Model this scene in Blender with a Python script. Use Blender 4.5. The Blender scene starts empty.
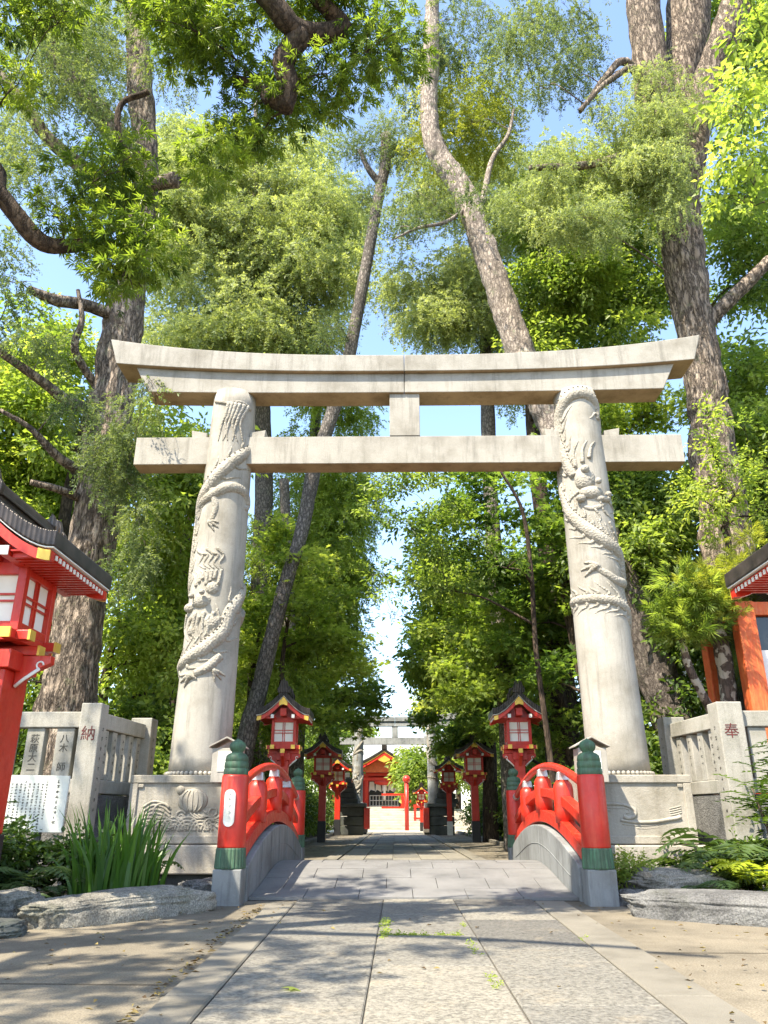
import bpy, bmesh, math, random
import numpy as np
from mathutils import Vector, Matrix, Euler, noise as mnoise

# ------------------------------------------------------------------ camera, sky, sun, exposure
SC = bpy.context.scene
COL = SC.collection
R = math.radians
F = 775.0
TH = math.atan(303 / F)
YAW = math.atan(11 / F * math.cos(TH))
EYE = 0.9
cam = bpy.data.cameras.new('camera')
cam.sensor_fit = 'VERTICAL'
cam.sensor_height = 36.0
cam.lens = F / 1024 * 36.0
cam.clip_start = 0.05
cam.clip_end = 3000
camo = bpy.data.objects.new('camera', cam)
COL.objects.link(camo)
camo.location = (0, 0, EYE)
camo.rotation_euler = (math.pi / 2 + TH, 0, YAW)
SC.camera = camo

SUN_EL, SUN_AZ = R(57), R(42)          # azimuth measured from behind the camera towards its left
SUND = Vector((-math.sin(SUN_AZ) * math.cos(SUN_EL), -math.cos(SUN_AZ) * math.cos(SUN_EL), math.sin(SUN_EL)))
world = bpy.data.worlds.new("World")
SC.world = world
world.use_nodes = True
wn = world.node_tree.nodes
sky = wn.new('ShaderNodeTexSky')
sky.sky_type = 'NISHITA'
sky.sun_disc = False
sky.sun_elevation = SUN_EL
sky.sun_rotation = math.atan2(SUND.x, SUND.y)
sky.air_density = 1.0
sky.dust_density = 0.6
sky.ozone_density = 2.6
wn['Background'].inputs[1].default_value = 0.125
wbal = wn.new('ShaderNodeMix')            # the photograph's warm white balance
wbal.data_type = 'RGBA'; wbal.blend_type = 'MULTIPLY'; wbal.inputs[0].default_value = 1.0
wbal.inputs[7].default_value = (1.03, 0.97, 0.92, 1)
world.node_tree.links.new(sky.outputs[0], wbal.inputs[6])
world.node_tree.links.new(wbal.outputs[2], wn['Background'].inputs[0])
sl = bpy.data.lights.new('sun', 'SUN')
sl.energy = 3.1
sl.angle = R(0.53)
sl.color = (1.0, 0.91, 0.76)
so = bpy.data.objects.new('sun', sl)
COL.objects.link(so)
so.rotation_euler = SUND.to_track_quat('Z', 'Y').to_euler()
SC.view_settings.view_transform = 'Standard'
SC.view_settings.look = 'None'
SC.view_settings.gamma = 1.0
SC.view_settings.use_curve_mapping = False
SC.view_settings.exposure = 2.2
cy = SC.cycles
cy.max_bounces = 7
cy.diffuse_bounces = 4
cy.glossy_bounces = 3
cy.transmission_bounces = 4
cy.transparent_max_bounces = 6
cy.use_denoising = True
cy.sample_clamp_indirect = 6.0

# ------------------------------------------------------------------ helpers
_ct, _st, _cy, _sy = math.cos(TH), math.sin(TH), math.cos(YAW), math.sin(YAW)
def at(px, py, Y):
    """world point at distance Y whose bearing was read off the photograph"""
    u = (px - 384) / F; v = (512 - py) / F
    f = _ct - _st * v; z = _st + _ct * v
    x, y = u * _cy - f * _sy, u * _sy + f * _cy
    k = Y / y
    return Vector((x * k, Y, EYE + z * k))
def mper(py, Y):
    """metres per photograph pixel at distance Y, height py"""
    v = (512 - py) / F
    return Y / (_ct - _st * v) / F

def put(name, me, mat=None, parent=None, loc=(0, 0, 0), rot=(0, 0, 0)):
    o = bpy.data.objects.new(name, me)
    COL.objects.link(o)
    if mat is not None:
        for m in (mat if isinstance(mat, (list, tuple)) else [mat]):
            me.materials.append(m)
    if parent is not None: o.parent = parent
    o.location = loc
    o.rotation_euler = rot
    return o
def tag(o, label=None, cat=None, group=None, kind=None):
    if label: o['label'] = label
    if cat: o['category'] = cat
    if group: o['group'] = group
    if kind: o['kind'] = kind
    return o
def thing(name, label, cat, loc=(0, 0, 0), rz=0.0, group=None, scale=1.0):
    o = bpy.data.objects.new(name, None)
    o.empty_display_size = 0.2
    COL.objects.link(o)
    o.location = loc; o.rotation_euler = (0, 0, rz); o.scale = (scale,) * 3
    return tag(o, label, cat, group)
def kids(o):
    return [c for c in bpy.data.objects if c.parent == o]
def copy_tree(o, parent=None):
    c = o.copy(); COL.objects.link(c)
    if parent is not None: c.parent = parent
    for ch in kids(o): copy_tree(ch, c)
    return c

class MB:
    def __init__(s): s.v = []; s.f = []; s.m = []; s.sm = []
    def add(s, vs, fs, m=0, smooth=False):
        b = len(s.v)
        s.v += [tuple(v) for v in vs]
        for f in fs:
            s.f.append([b + i for i in f]); s.m.append(m); s.sm.append(smooth)
    def box(s, c, d, rot=None, m=0, taper=1.0):
        x, y, z = d[0] / 2, d[1] / 2, d[2] / 2
        vs = [Vector((sx * x * (taper if sz > 0 else 1), sy * y * (taper if sz > 0 else 1), sz * z)) for sz in (-1, 1) for sy in (-1, 1) for sx in (-1, 1)]
        if rot is not None:
            M = Euler(rot).to_matrix()
            vs = [M @ v for v in vs]
        c = Vector(c)
        s.add([v + c for v in vs], [(0, 2, 3, 1), (4, 5, 7, 6), (0, 1, 5, 4), (2, 6, 7, 3), (0, 4, 6, 2), (1, 3, 7, 5)], m)
    def b2(s, x0, x1, y0, y1, z0, z1, m=0):
        s.box(((x0 + x1) / 2, (y0 + y1) / 2, (z0 + z1) / 2), (x1 - x0, y1 - y0, z1 - z0), None, m)
    def tube(s, pts, rad, n=8, cap=True, m=0, smooth=True, up=None):
        pts = [Vector(p) for p in pts]
        if not hasattr(rad, '__len__'): rad = [rad] * len(pts)
        rings = []
        ref = None
        for i, p in enumerate(pts):
            t = (pts[min(i + 1, len(pts) - 1)] - pts[max(i - 1, 0)])
            if t.length < 1e-9: t = Vector((0, 0, 1))
            t.normalize()
            if ref is None:
                ref = Vector((1, 0, 0)) if abs(t.x) < 0.8 else Vector((0, 1, 0))
            a = ref - t * ref.dot(t)
            if a.length < 1e-5: a = t.orthogonal()
            a.normalize(); ref = a
            b = t.cross(a)
            rings.append([p + (a * math.cos(2 * math.pi * k / n) + b * math.sin(2 * math.pi * k / n)) * rad[i] for k in range(n)])
        vs = [v for r_ in rings for v in r_]
        fs = []
        for i in range(len(pts) - 1):
            for k in range(n):
                k2 = (k + 1) % n
                fs.append((i * n + k, i * n + k2, (i + 1) * n + k2, (i + 1) * n + k))
        if cap:
            fs.append(tuple(range(n - 1, -1, -1)))
            fs.append(tuple((len(pts) - 1) * n + k for k in range(n)))
        s.add(vs, fs, m, smooth)
    def lathe(s, prof, c=(0, 0, 0), n=24, m=0, smooth=True):
        c = Vector(c)
        vs = []
        for r_, z in prof:
            vs += [c + Vector((r_ * math.cos(2 * math.pi * k / n), r_ * math.sin(2 * math.pi * k / n), z)) for k in range(n)]
        fs = []
        for i in range(len(prof) - 1):
            for k in range(n):
                k2 = (k + 1) % n
                fs.append((i * n + k, i * n + k2, (i + 1) * n + k2, (i + 1) * n + k))
        fs.append(tuple(range(n - 1, -1, -1)))
        fs.append(tuple((len(prof) - 1) * n + k for k in range(n)))
        s.add(vs, fs, m, smooth)
    def prism(s, poly, y0, y1, m=0):
        """poly of (x, z) extruded along y"""
        n = len(poly)
        vs = [(x, y0, z) for x, z in poly] + [(x, y1, z) for x, z in poly]
        fs = [tuple(range(n)), tuple(range(2 * n - 1, n - 1, -1))] + [((i + 1) % n, i, n + i, n + (i + 1) % n) for i in range(n)]
        s.add(vs, fs, m)
    def strip(s, top, bot, y0, y1, m=0):
        """solid band between two (x, z) curves of the same length, extruded along y"""
        for i in range(len(top) - 1):
            pass
        n = len(top)
        vs = [(x, y0, z) for x, z in top] + [(x, y0, z) for x, z in bot] + [(x, y1, z) for x, z in top] + [(x, y1, z) for x, z in bot]
        fs = []
        for i in range(n - 1):
            fs += [(i, n + i, n + i + 1, i + 1), (2 * n + i, 2 * n + i + 1, 3 * n + i + 1, 3 * n + i),
                   (i, i + 1, 2 * n + i + 1, 2 * n + i), (n + i, 3 * n + i, 3 * n + i + 1, n + i + 1)]
        fs += [(0, 2 * n, 3 * n, n), (n - 1, 2 * n - 1, 4 * n - 1, 3 * n - 1)]
        s.add(vs, fs, m)
    def ball(s, c, r_, seg=12, ring=8, m=0, sc=(1, 1, 1)):
        c = Vector(c)
        prof = [(math.sin(math.pi * i / ring), -math.cos(math.pi * i / ring)) for i in range(ring + 1)]
        prof[0] = (0.01, -1); prof[-1] = (0.01, 1)
        b = len(s.v)
        s.lathe([(p * r_, z * r_) for p, z in prof], (0, 0, 0), seg, m)
        for i in range(b, len(s.v)):
            v = s.v[i]
            s.v[i] = (c.x + v[0] * sc[0], c.y + v[1] * sc[1], c.z + v[2] * sc[2])
    def mesh(s, name):
        me = bpy.data.meshes.new(name)
        me.from_pydata(s.v, [], s.f)
        me.polygons.foreach_set('material_index', s.m)
        me.polygons.foreach_set('use_smooth', s.sm)
        bm = bmesh.new(); bm.from_mesh(me)
        bmesh.ops.recalc_face_normals(bm, faces=bm.faces)
        bm.to_mesh(me); bm.free()
        me.update()
        return me
    def build(s, name, mat, parent=None, loc=(0, 0, 0), rot=(0, 0, 0), bevel=0.0, seg=2):
        o = put(name, s.mesh(name), mat, parent, loc, rot)
        if bevel:
            md = o.modifiers.new('bevel', 'BEVEL')
            md.width = bevel; md.segments = seg; md.limit_method = 'ANGLE'; md.angle_limit = R(40)
            md.harden_normals = False
        return o

def npmesh(name, V, T, tint=None):
    """fast triangle mesh from numpy arrays"""
    me = bpy.data.meshes.new(name)
    nv, nt = len(V), len(T)
    me.vertices.add(nv)
    me.vertices.foreach_set('co', np.ascontiguousarray(V, dtype=np.float32).ravel())
    me.loops.add(nt * 3)
    me.loops.foreach_set('vertex_index', np.ascontiguousarray(T, dtype=np.int32).ravel())
    me.polygons.add(nt)
    me.polygons.foreach_set('loop_start', np.arange(0, nt * 3, 3, dtype=np.int32))
    me.polygons.foreach_set('loop_total', np.full(nt, 3, dtype=np.int32))
    if tint is not None:
        a = me.attributes.new('tint', 'FLOAT', 'POINT')
        a.data.foreach_set('value', np.ascontiguousarray(tint, dtype=np.float32))
    me.update(calc_edges=True)
    return me

def spline(pts, n):
    """Catmull-Rom through tuples of any length"""
    P = [np.array(p, float) for p in pts]
    P = [2 * P[0] - P[1]] + P + [2 * P[-1] - P[-2]]
    out = []
    for i in range(1, len(P) - 2):
        for k in range(n):
            t = k / n
            out.append(0.5 * ((2 * P[i]) + (-P[i - 1] + P[i + 1]) * t + (2 * P[i - 1] - 5 * P[i] + 4 * P[i + 1] - P[i + 2]) * t * t
                              + (-P[i - 1] + 3 * P[i] - 3 * P[i + 1] + P[i + 2]) * t ** 3))
    out.append(P[-2])
    return out

def text(body, loc, rot, size, mat, parent=None, name='lettering', spacing=0.78):
    c = bpy.data.curves.new(name, 'FONT')
    c.body = body
    c.align_x = 'CENTER'; c.align_y = 'CENTER'
    c.size = size; c.extrude = 0.0015
    c.space_line = spacing
    c.resolution_u = 3
    o = bpy.data.objects.new(name, c)
    COL.objects.link(o)
    c.materials.append(mat)
    bpy.context.view_layer.update()
    me = bpy.data.meshes.new_from_object(o.evaluated_get(bpy.context.evaluated_depsgraph_get()))
    bpy.data.objects.remove(o); bpy.data.curves.remove(c)
    me.name = name
    return put(name, me, None, parent, loc, rot)
def vert(s): return "\n".join(s)

# ------------------------------------------------------------------ materials
def nodes(name):
    m = bpy.data.materials.new(name); m.use_nodes = True
    nt = m.node_tree
    return m, nt, nt.nodes['Principled BSDF'], nt.nodes['Material Output']
def N(nt, typ, **kw):
    n = nt.nodes.new(typ)
    for k, v in kw.items():
        if k.startswith('i_'): n.inputs[int(k[2:]) if k[2:].isdigit() else k[2:].replace('_', ' ')].default_value = v
        else: setattr(n, k, v)
    return n
def L(nt, a, b): nt.links.new(a, b)
def ramp(nt, fac, stops):
    r_ = nt.nodes.new('ShaderNodeValToRGB')
    el = r_.color_ramp.elements
    while len(el) < len(stops): el.new(0.5)
    for e, (p, c) in zip(el, stops): e.position = p; e.color = (*c, 1)
    L(nt, fac, r_.inputs[0])
    return r_
def coords(nt, scale=(1, 1, 1), world=False):
    tc = nt.nodes.new('ShaderNodeNewGeometry') if world else nt.nodes.new('ShaderNodeTexCoord')
    mp = nt.nodes.new('ShaderNodeMapping'); mp.inputs['Scale'].default_value = scale
    L(nt, tc.outputs['Position' if world else 'Object'], mp.inputs[0])
    return mp.outputs[0]
def mixc(nt, fac, a, b, mode='MIX'):
    x = nt.nodes.new('ShaderNodeMix'); x.data_type = 'RGBA'; x.blend_type = mode
    for sock, v in ((x.inputs[0], fac), (x.inputs[6], a), (x.inputs[7], b)):
        if hasattr(v, 'links'): L(nt, v, sock)
        elif isinstance(v, (int, float)): sock.default_value = v
        else: sock.default_value = (*v, 1)
    return x.outputs[2]
def bump(nt, bs, h, dist=0.02, strength=0.6, prev=None):
    b = nt.nodes.new('ShaderNodeBump'); b.inputs['Distance'].default_value = dist; b.inputs['Strength'].default_value = strength
    L(nt, h, b.inputs['Height'])
    if prev is not None: L(nt, prev, b.inputs['Normal'])
    L(nt, b.outputs[0], bs.inputs['Normal'])
    return b.outputs[0]

def stone(name, base, dark, speck=0.25, stain=0.5, rough=0.85, bumpd=0.006, world=False, grain=220, streak=True, moss=0.0):
    m, nt, bs, out = nodes(name)
    co = coords(nt, world=world)
    n1 = N(nt, 'ShaderNodeTexNoise', i_Scale=1.6, i_Detail=8.0, i_Roughness=0.62); L(nt, co, n1.inputs['Vector'])
    c = ramp(nt, n1.outputs['Fac'], [(0.30, dark), (0.52, base), (0.75, tuple(min(1, x * 1.18) for x in base))]).outputs[0]
    if streak:
        mp = N(nt, 'ShaderNodeMapping'); mp.inputs['Scale'].default_value = (3.5, 3.5, 0.35)
        L(nt, co, mp.inputs[0])
        n2 = N(nt, 'ShaderNodeTexNoise', i_Scale=2.1, i_Detail=9.0, i_Roughness=0.75); L(nt, mp.outputs[0], n2.inputs['Vector'])
        f = ramp(nt, n2.outputs['Fac'], [(0.50, (0, 0, 0)), (0.74, (stain,) * 3)]).outputs[0]
        c = mixc(nt, f, c, tuple(x * 0.55 for x in dark))
    n3 = N(nt, 'ShaderNodeTexNoise', i_Scale=float(grain), i_Detail=2.0); L(nt, co, n3.inputs['Vector'])
    f3 = ramp(nt, n3.outputs['Fac'], [(0.35, (1 - speck,) * 3), (0.65, (1 + speck * 0.3,) * 3)]).outputs[0]
    c = mixc(nt, 1.0, c, f3, 'MULTIPLY')
    if moss > 0:
        n5 = N(nt, 'ShaderNodeTexNoise', i_Scale=2.6, i_Detail=7.0, i_Roughness=0.7); L(nt, co, n5.inputs['Vector'])
        f5 = ramp(nt, n5.outputs['Fac'], [(0.52, (0, 0, 0)), (0.70, (moss,) * 3)]).outputs[0]
        c = mixc(nt, f5, c, (0.07, 0.085, 0.03))
    L(nt, c, bs.inputs['Base Color'])
    bs.inputs['Roughness'].default_value = rough
    bs.inputs['Specular IOR Level'].default_value = 0.25
    n4 = N(nt, 'ShaderNodeTexNoise', i_Scale=28.0, i_Detail=8.0, i_Roughness=0.7); L(nt, co, n4.inputs['Vector'])
    bump(nt, bs, n4.outputs['Fac'], bumpd, 0.7)
    return m

def paint(name, col, rough=0.28, var=0.12, dirt=0.25, coat=0.3, metal=0.0, wear=0.0):
    m, nt, bs, out = nodes(name)
    co = coords(nt)
    n1 = N(nt, 'ShaderNodeTexNoise', i_Scale=5.0, i_Detail=6.0, i_Roughness=0.65); L(nt, co, n1.inputs['Vector'])
    c = ramp(nt, n1.outputs['Fac'], [(0.3, tuple(x * (1 - var) for x in col)), (0.7, tuple(min(1, x * (1 + var)) for x in col))]).outputs[0]
    n2 = N(nt, 'ShaderNodeTexNoise', i_Scale=19.0, i_Detail=7.0, i_Roughness=0.75); L(nt, co, n2.inputs['Vector'])
    f = ramp(nt, n2.outputs['Fac'], [(0.60, (0, 0, 0)), (0.78, (dirt,) * 3)]).outputs[0]
    c = mixc(nt, f, c, tuple(x * 0.45 + 0.03 for x in col))
    if wear > 0:                           # sun-faded streaks and chips
        mp = N(nt, 'ShaderNodeMapping'); mp.inputs['Scale'].default_value = (9, 9, 1.1); L(nt, co, mp.inputs[0])
        n3 = N(nt, 'ShaderNodeTexNoise', i_Scale=2.0, i_Detail=8.0, i_Roughness=0.75); L(nt, mp.outputs[0], n3.inputs['Vector'])
        f3 = ramp(nt, n3.outputs['Fac'], [(0.48, (0, 0, 0)), (0.70, (wear,) * 3)]).outputs[0]
        c = mixc(nt, f3, c, (min(1, col[0] * 1.1 + .03), col[1] * 2.2 + 0.035, col[2] * 2 + 0.02))
        n4 = N(nt, 'ShaderNodeTexNoise', i_Scale=55.0, i_Detail=5.0, i_Roughness=0.7); L(nt, co, n4.inputs['Vector'])
        f4 = ramp(nt, n4.outputs['Fac'], [(0.67, (0, 0, 0)), (0.70, (wear,) * 3)]).outputs[0]
        c = mixc(nt, f4, c, (0.10, 0.05, 0.035))
    L(nt, c, bs.inputs['Base Color'])
    rr = ramp(nt, n2.outputs['Fac'], [(0.35, (rough * 0.8,) * 3), (0.75, (min(1, rough * 1.9),) * 3)])
    L(nt, rr.outputs[0], bs.inputs['Roughness'])
    bs.inputs['Metallic'].default_value = metal
    bs.inputs['Coat Weight'].default_value = coat
    bs.inputs['Coat Roughness'].default_value = 0.2
    bump(nt, bs, n1.outputs['Fac'], 0.003, 0.3)
    return m

def leafmat(name, dark, mid, light, trans=0.45, rough=0.45, patch=0.35):
    m, nt, bs, out = nodes(name)
    at_ = N(nt, 'ShaderNodeAttribute', attribute_name='tint')
    co = coords(nt, world=True)
    n1 = N(nt, 'ShaderNodeTexNoise', i_Scale=0.55, i_Detail=3.0); L(nt, co, n1.inputs['Vector'])
    mx = N(nt, 'ShaderNodeMix'); mx.inputs[0].default_value = patch
    L(nt, at_.outputs['Fac'], mx.inputs[2]); L(nt, n1.outputs['Fac'], mx.inputs[3])
    c = ramp(nt, mx.outputs[0], [(0.18, dark), (0.5, mid), (0.85, light)]).outputs[0]
    L(nt, c, bs.inputs['Base Color'])
    bs.inputs['Roughness'].default_value = rough
    bs.inputs['Specular IOR Level'].default_value = 0.35
    tr = N(nt, 'ShaderNodeBsdfTranslucent')
    tc = mixc(nt, 1.0, c, (1.5, 1.5, 0.7), 'MULTIPLY')
    L(nt, tc, tr.inputs['Color'])
    ms = N(nt, 'ShaderNodeMixShader'); ms.inputs[0].default_value = trans
    L(nt, bs.outputs[0], ms.inputs[1]); L(nt, tr.outputs[0], ms.inputs[2])
    L(nt, ms.outputs[0], out.inputs['Surface'])
    return m

def barkmat(name, dark, light, sx=9.0, sz=1.3, depth=0.05, patchy=None, bole_shade=None):
    m, nt, bs, out = nodes(name)
    co = coords(nt, world=True)
    mp = N(nt, 'ShaderNodeMapping'); mp.inputs['Scale'].default_value = (sx, sx, sz); L(nt, co, mp.inputs[0])
    wob = N(nt, 'ShaderNodeTexNoise', i_Scale=3.0, i_Detail=3.0); L(nt, mp.outputs[0], wob.inputs['Vector'])
    ad = N(nt, 'ShaderNodeVectorMath', operation='MULTIPLY_ADD'); ad.inputs[1].default_value = (1.2,) * 3
    L(nt, wob.outputs['Color'], ad.inputs[0]); L(nt, mp.outputs[0], ad.inputs[2])
    vo = N(nt, 'ShaderNodeTexVoronoi', feature='DISTANCE_TO_EDGE', i_Scale=1.0); L(nt, ad.outputs[0], vo.inputs['Vector'])
    nz = N(nt, 'ShaderNodeTexNoise', i_Scale=2.2, i_Detail=8.0, i_Roughness=0.7); L(nt, mp.outputs[0], nz.inputs['Vector'])
    h = N(nt, 'ShaderNodeMath', operation='MULTIPLY_ADD'); h.inputs[1].default_value = 0.55
    r0 = ramp(nt, vo.outputs['Distance'], [(0.0, (0, 0, 0)), (0.28, (1, 1, 1))])
    L(nt, r0.outputs[0], h.inputs[0]); L(nt, nz.outputs['Fac'], h.inputs[2])
    c = ramp(nt, h.outputs[0], [(0.42, dark), (0.75, tuple((a + b) / 2 for a, b in zip(dark, light))), (1.05, light)]).outputs[0]
    big = N(nt, 'ShaderNodeTexNoise', i_Scale=1.1, i_Detail=4.0); L(nt, co, big.inputs['Vector'])
    if patchy:
        f = ramp(nt, big.outputs['Fac'], [(0.50, (0, 0, 0)), (0.54, (1, 1, 1))]).outputs[0]
        big.inputs['Scale'].default_value = 6.0
        c = mixc(nt, f, c, patchy)
    else:
        f = ramp(nt, big.outputs['Fac'], [(0.35, (0.72,) * 3), (0.65, (1.1,) * 3)]).outputs[0]
        c = mixc(nt, 1.0, c, f, 'MULTIPLY')
    li = N(nt, 'ShaderNodeTexNoise', i_Scale=3.2, i_Detail=9.0, i_Roughness=0.75); L(nt, co, li.inputs['Vector'])
    lf = ramp(nt, li.outputs['Fac'], [(0.56, (0, 0, 0)), (0.68, (0.55,) * 3)]).outputs[0]
    if not patchy: c = mixc(nt, lf, c, (light[0] * .55 + .02, light[1] * .72 + .02, light[2] * .55))
    if bole_shade:                                # shade painted into the bark colour, darker on the lower bole
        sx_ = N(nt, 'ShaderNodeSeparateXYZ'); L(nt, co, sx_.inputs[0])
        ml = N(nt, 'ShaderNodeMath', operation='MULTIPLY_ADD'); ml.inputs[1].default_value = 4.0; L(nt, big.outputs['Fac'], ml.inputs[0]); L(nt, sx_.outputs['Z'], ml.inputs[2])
        mr = N(nt, 'ShaderNodeMapRange'); mr.inputs[1].default_value = bole_shade[0]; mr.inputs[2].default_value = bole_shade[1]; L(nt, ml.outputs[0], mr.inputs[0])
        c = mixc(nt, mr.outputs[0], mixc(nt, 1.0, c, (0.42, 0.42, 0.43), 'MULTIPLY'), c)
    L(nt, c, bs.inputs['Base Color'])
    bs.inputs['Roughness'].default_value = 0.9
    bs.inputs['Specular IOR Level'].default_value = 0.15
    bump(nt, bs, h.outputs[0], depth, 1.0)
    return m

M = {}
M['torii'] = stone('torii granite', (0.365, 0.34, 0.288), (0.245, 0.223, 0.178), 0.24, 0.7, moss=0.0)
M['torii_bounce'] = stone('bounce toned underside granite', (0.40, 0.29, 0.17), (0.25, 0.17, 0.09), 0.22, 0.6)  # warm bounce light on the undersides is painted into this stone colour
M['carved'] = None
M['granite'] = stone('grey fence granite', (0.36, 0.34, 0.29), (0.24, 0.225, 0.18), 0.3, 0.6, moss=0.25)
M['plinth'] = stone('plinth granite', (0.40, 0.365, 0.30), (0.27, 0.24, 0.18), 0.32, 0.55, bumpd=0.012, moss=0.1)
M['bridge'] = stone('bridge granite', (0.23, 0.235, 0.225), (0.14, 0.14, 0.13), 0.18, 0.75)
M['deck'] = stone('bridge deck slabs', (0.185, 0.18, 0.17), (0.12, 0.118, 0.112), 0.35, 0.15, streak=False, world=True)
M['mortar'] = stone('joint mortar', (0.14, 0.125, 0.10), (0.07, 0.062, 0.05), 0.4, 0.2, streak=False, world=True, moss=0.5)
M['kerb'] = stone('kerb granite', (0.19, 0.172, 0.135), (0.125, 0.112, 0.086), 0.25, 0.2, streak=False, world=True)
M['dark_stone'] = stone('dark mossy stone', (0.09, 0.095, 0.085), (0.04, 0.042, 0.038), 0.3, 0.5, moss=0.4)
M['far_stone'] = stone('far torii granite', (0.33, 0.34, 0.33), (0.17, 0.18, 0.175), 0.2, 0.7)
M['rock'] = stone('garden rock', (0.33, 0.305, 0.25), (0.085, 0.082, 0.07), 0.45, 0.6, bumpd=0.06, grain=70, moss=0.4)
M['rock_grey'] = stone('grey garden rock', (0.215, 0.21, 0.195), (0.075, 0.072, 0.07), 0.4, 0.6, bumpd=0.06, grain=70, moss=0.2)
M['pale_step'] = stone('pale stair stone', (0.44, 0.40, 0.32), (0.32, 0.29, 0.23), 0.1, 0.1, streak=False)
RED = (0.50, 0.018, 0.005)
M['red'] = paint('vermilion lacquer', RED, 0.38, 0.16, 0.4, 0.12, 0.0, 0.6)
M['red_old'] = paint('faded vermilion', (0.50, 0.045, 0.016), 0.45, 0.2, 0.35, 0.1)
M['red_dark'] = paint('deep red lacquer', (0.40, 0.014, 0.010), 0.32)
M['orange'] = paint('orange red timber', (0.56, 0.095, 0.022), 0.6, 0.2, 0.4, 0.0, 0.0, 0.8)
M['green'] = paint('verdigris green', (0.048, 0.085, 0.046), 0.6, 0.3, 0.6, 0.0, 0.0, 0.7)
M['blackp'] = paint('black paint', (0.013, 0.013, 0.015), 0.45, 0.3, 0.4, 0.05)
M['gold'] = paint('gold paint', (0.72, 0.46, 0.075), 0.35, 0.15, 0.3, 0.1, 0.35)
M['white'] = paint('white paint', (0.74, 0.71, 0.64), 0.5, 0.05, 0.15, 0.0)
M['paper'] = paint('lantern paper', (0.78, 0.75, 0.66), 0.7, 0.05, 0.05, 0.0)
M['steel'] = paint('grey metal', (0.55, 0.54, 0.52), 0.3, 0.1, 0.3, 0.0, 0.7)
M['ink'] = paint('faded ink', (0.05, 0.045, 0.035), 0.8, 0.3, 0.4, 0.0)
M['redink'] = paint('red black engraving paint', (0.10, 0.016, 0.012), 0.7, 0.3, 0.2, 0.0)
M['board'] = paint('weathered white board', (0.60, 0.60, 0.53), 0.6, 0.12, 0.35, 0.0)
M['darkglass'] = paint('dark window', (0.02, 0.022, 0.024), 0.12, 0.1, 0.1, 0.2)
M['soil'] = stone('garden soil', (0.055, 0.042, 0.028), (0.022, 0.017, 0.012), 0.5, 0.0, bumpd=0.05, world=True, grain=60, streak=False)

def roofmat():
    m, nt, bs, out = nodes('dark copper roof')
    co = coords(nt)
    w = N(nt, 'ShaderNodeTexWave', wave_type='BANDS', bands_direction='X', i_Scale=7.0, i_Distortion=0.3, i_Detail=1.0)
    L(nt, co, w.inputs['Vector'])
    n1 = N(nt, 'ShaderNodeTexNoise', i_Scale=6.0, i_Detail=6.0); L(nt, co, n1.inputs['Vector'])
    c = ramp(nt, n1.outputs['Fac'], [(0.3, (0.022, 0.017, 0.014)), (0.7, (0.085, 0.066, 0.055))]).outputs[0]
    c = mixc(nt, 1.0, c, ramp(nt, w.outputs['Fac'], [(0.1, (0.45,) * 3), (0.4, (1.0,) * 3)]).outputs[0], 'MULTIPLY')
    L(nt, c, bs.inputs['Base Color'])
    bs.inputs['Roughness'].default_value = 0.42
    bs.inputs['Metallic'].default_value = 0.35
    bump(nt, bs, w.outputs['Fac'], 0.012, 0.8)
    return m
M['roof'] = roofmat()

def carvedmat():
    m, nt, bs, out = nodes('carved granite')
    co = coords(nt)
    n1 = N(nt, 'ShaderNodeTexNoise', i_Scale=2.2, i_Detail=8.0, i_Roughness=0.65); L(nt, co, n1.inputs['Vector'])
    c = ramp(nt, n1.outputs['Fac'], [(0.3, (0.24, 0.215, 0.165)), (0.55, (0.36, 0.33, 0.272)), (0.75, (0.41, 0.38, 0.32))]).outputs[0]
    v = N(nt, 'ShaderNodeTexVoronoi', feature='F1', i_Scale=30.0); L(nt, co, v.inputs['Vector'])
    f = ramp(nt, v.outputs['Distance'], [(0.35, (1, 1, 1)), (0.7, (0.82,) * 3)]).outputs[0]
    c = mixc(nt, 1.0, c, f, 'MULTIPLY')
    L(nt, c, bs.inputs['Base Color'])
    bs.inputs['Roughness'].default_value = 0.85
    bs.inputs['Specular IOR Level'].default_value = 0.2
    inv = N(nt, 'ShaderNodeMath', operation='SUBTRACT'); inv.inputs[0].default_value = 1.0; L(nt, v.outputs['Distance'], inv.inputs[1])
    bump(nt, bs, inv.outputs[0], 0.014, 0.8)
    return m
M['carved'] = carvedmat()

def groundmat():
    m, nt, bs, out = nodes('sandy concrete ground')
    co = coords(nt, world=True)
    n1 = N(nt, 'ShaderNodeTexNoise', i_Scale=0.8, i_Detail=9.0, i_Roughness=0.65); L(nt, co, n1.inputs['Vector'])
    c = ramp(nt, n1.outputs['Fac'], [(0.32, (0.12, 0.104, 0.078)), (0.5, (0.195, 0.168, 0.122)), (0.7, (0.27, 0.232, 0.168))]).outputs[0]
    n2 = N(nt, 'ShaderNodeTexNoise', i_Scale=90.0, i_Detail=4.0); L(nt, co, n2.inputs['Vector'])
    c = mixc(nt, 1.0, c, ramp(nt, n2.outputs['Fac'], [(0.35, (0.66,) * 3), (0.62, (1.10,) * 3)]).outputs[0], 'MULTIPLY')
    n3 = N(nt, 'ShaderNodeTexNoise', i_Scale=2.3, i_Detail=8.0, i_Roughness=0.75); L(nt, co, n3.inputs['Vector'])
    f = ramp(nt, n3.outputs['Fac'], [(0.50, (0, 0, 0)), (0.70, (0.7,) * 3)]).outputs[0]
    c = mixc(nt, f, c, (0.10, 0.085, 0.062))
    L(nt, c, bs.inputs['Base Color'])
    bs.inputs['Roughness'].default_value = 0.92
    bs.inputs['Specular IOR Level'].default_value = 0.15
    bump(nt, bs, n2.outputs['Fac'], 0.006, 0.8)
    return m
M['ground'] = groundmat()

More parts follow.
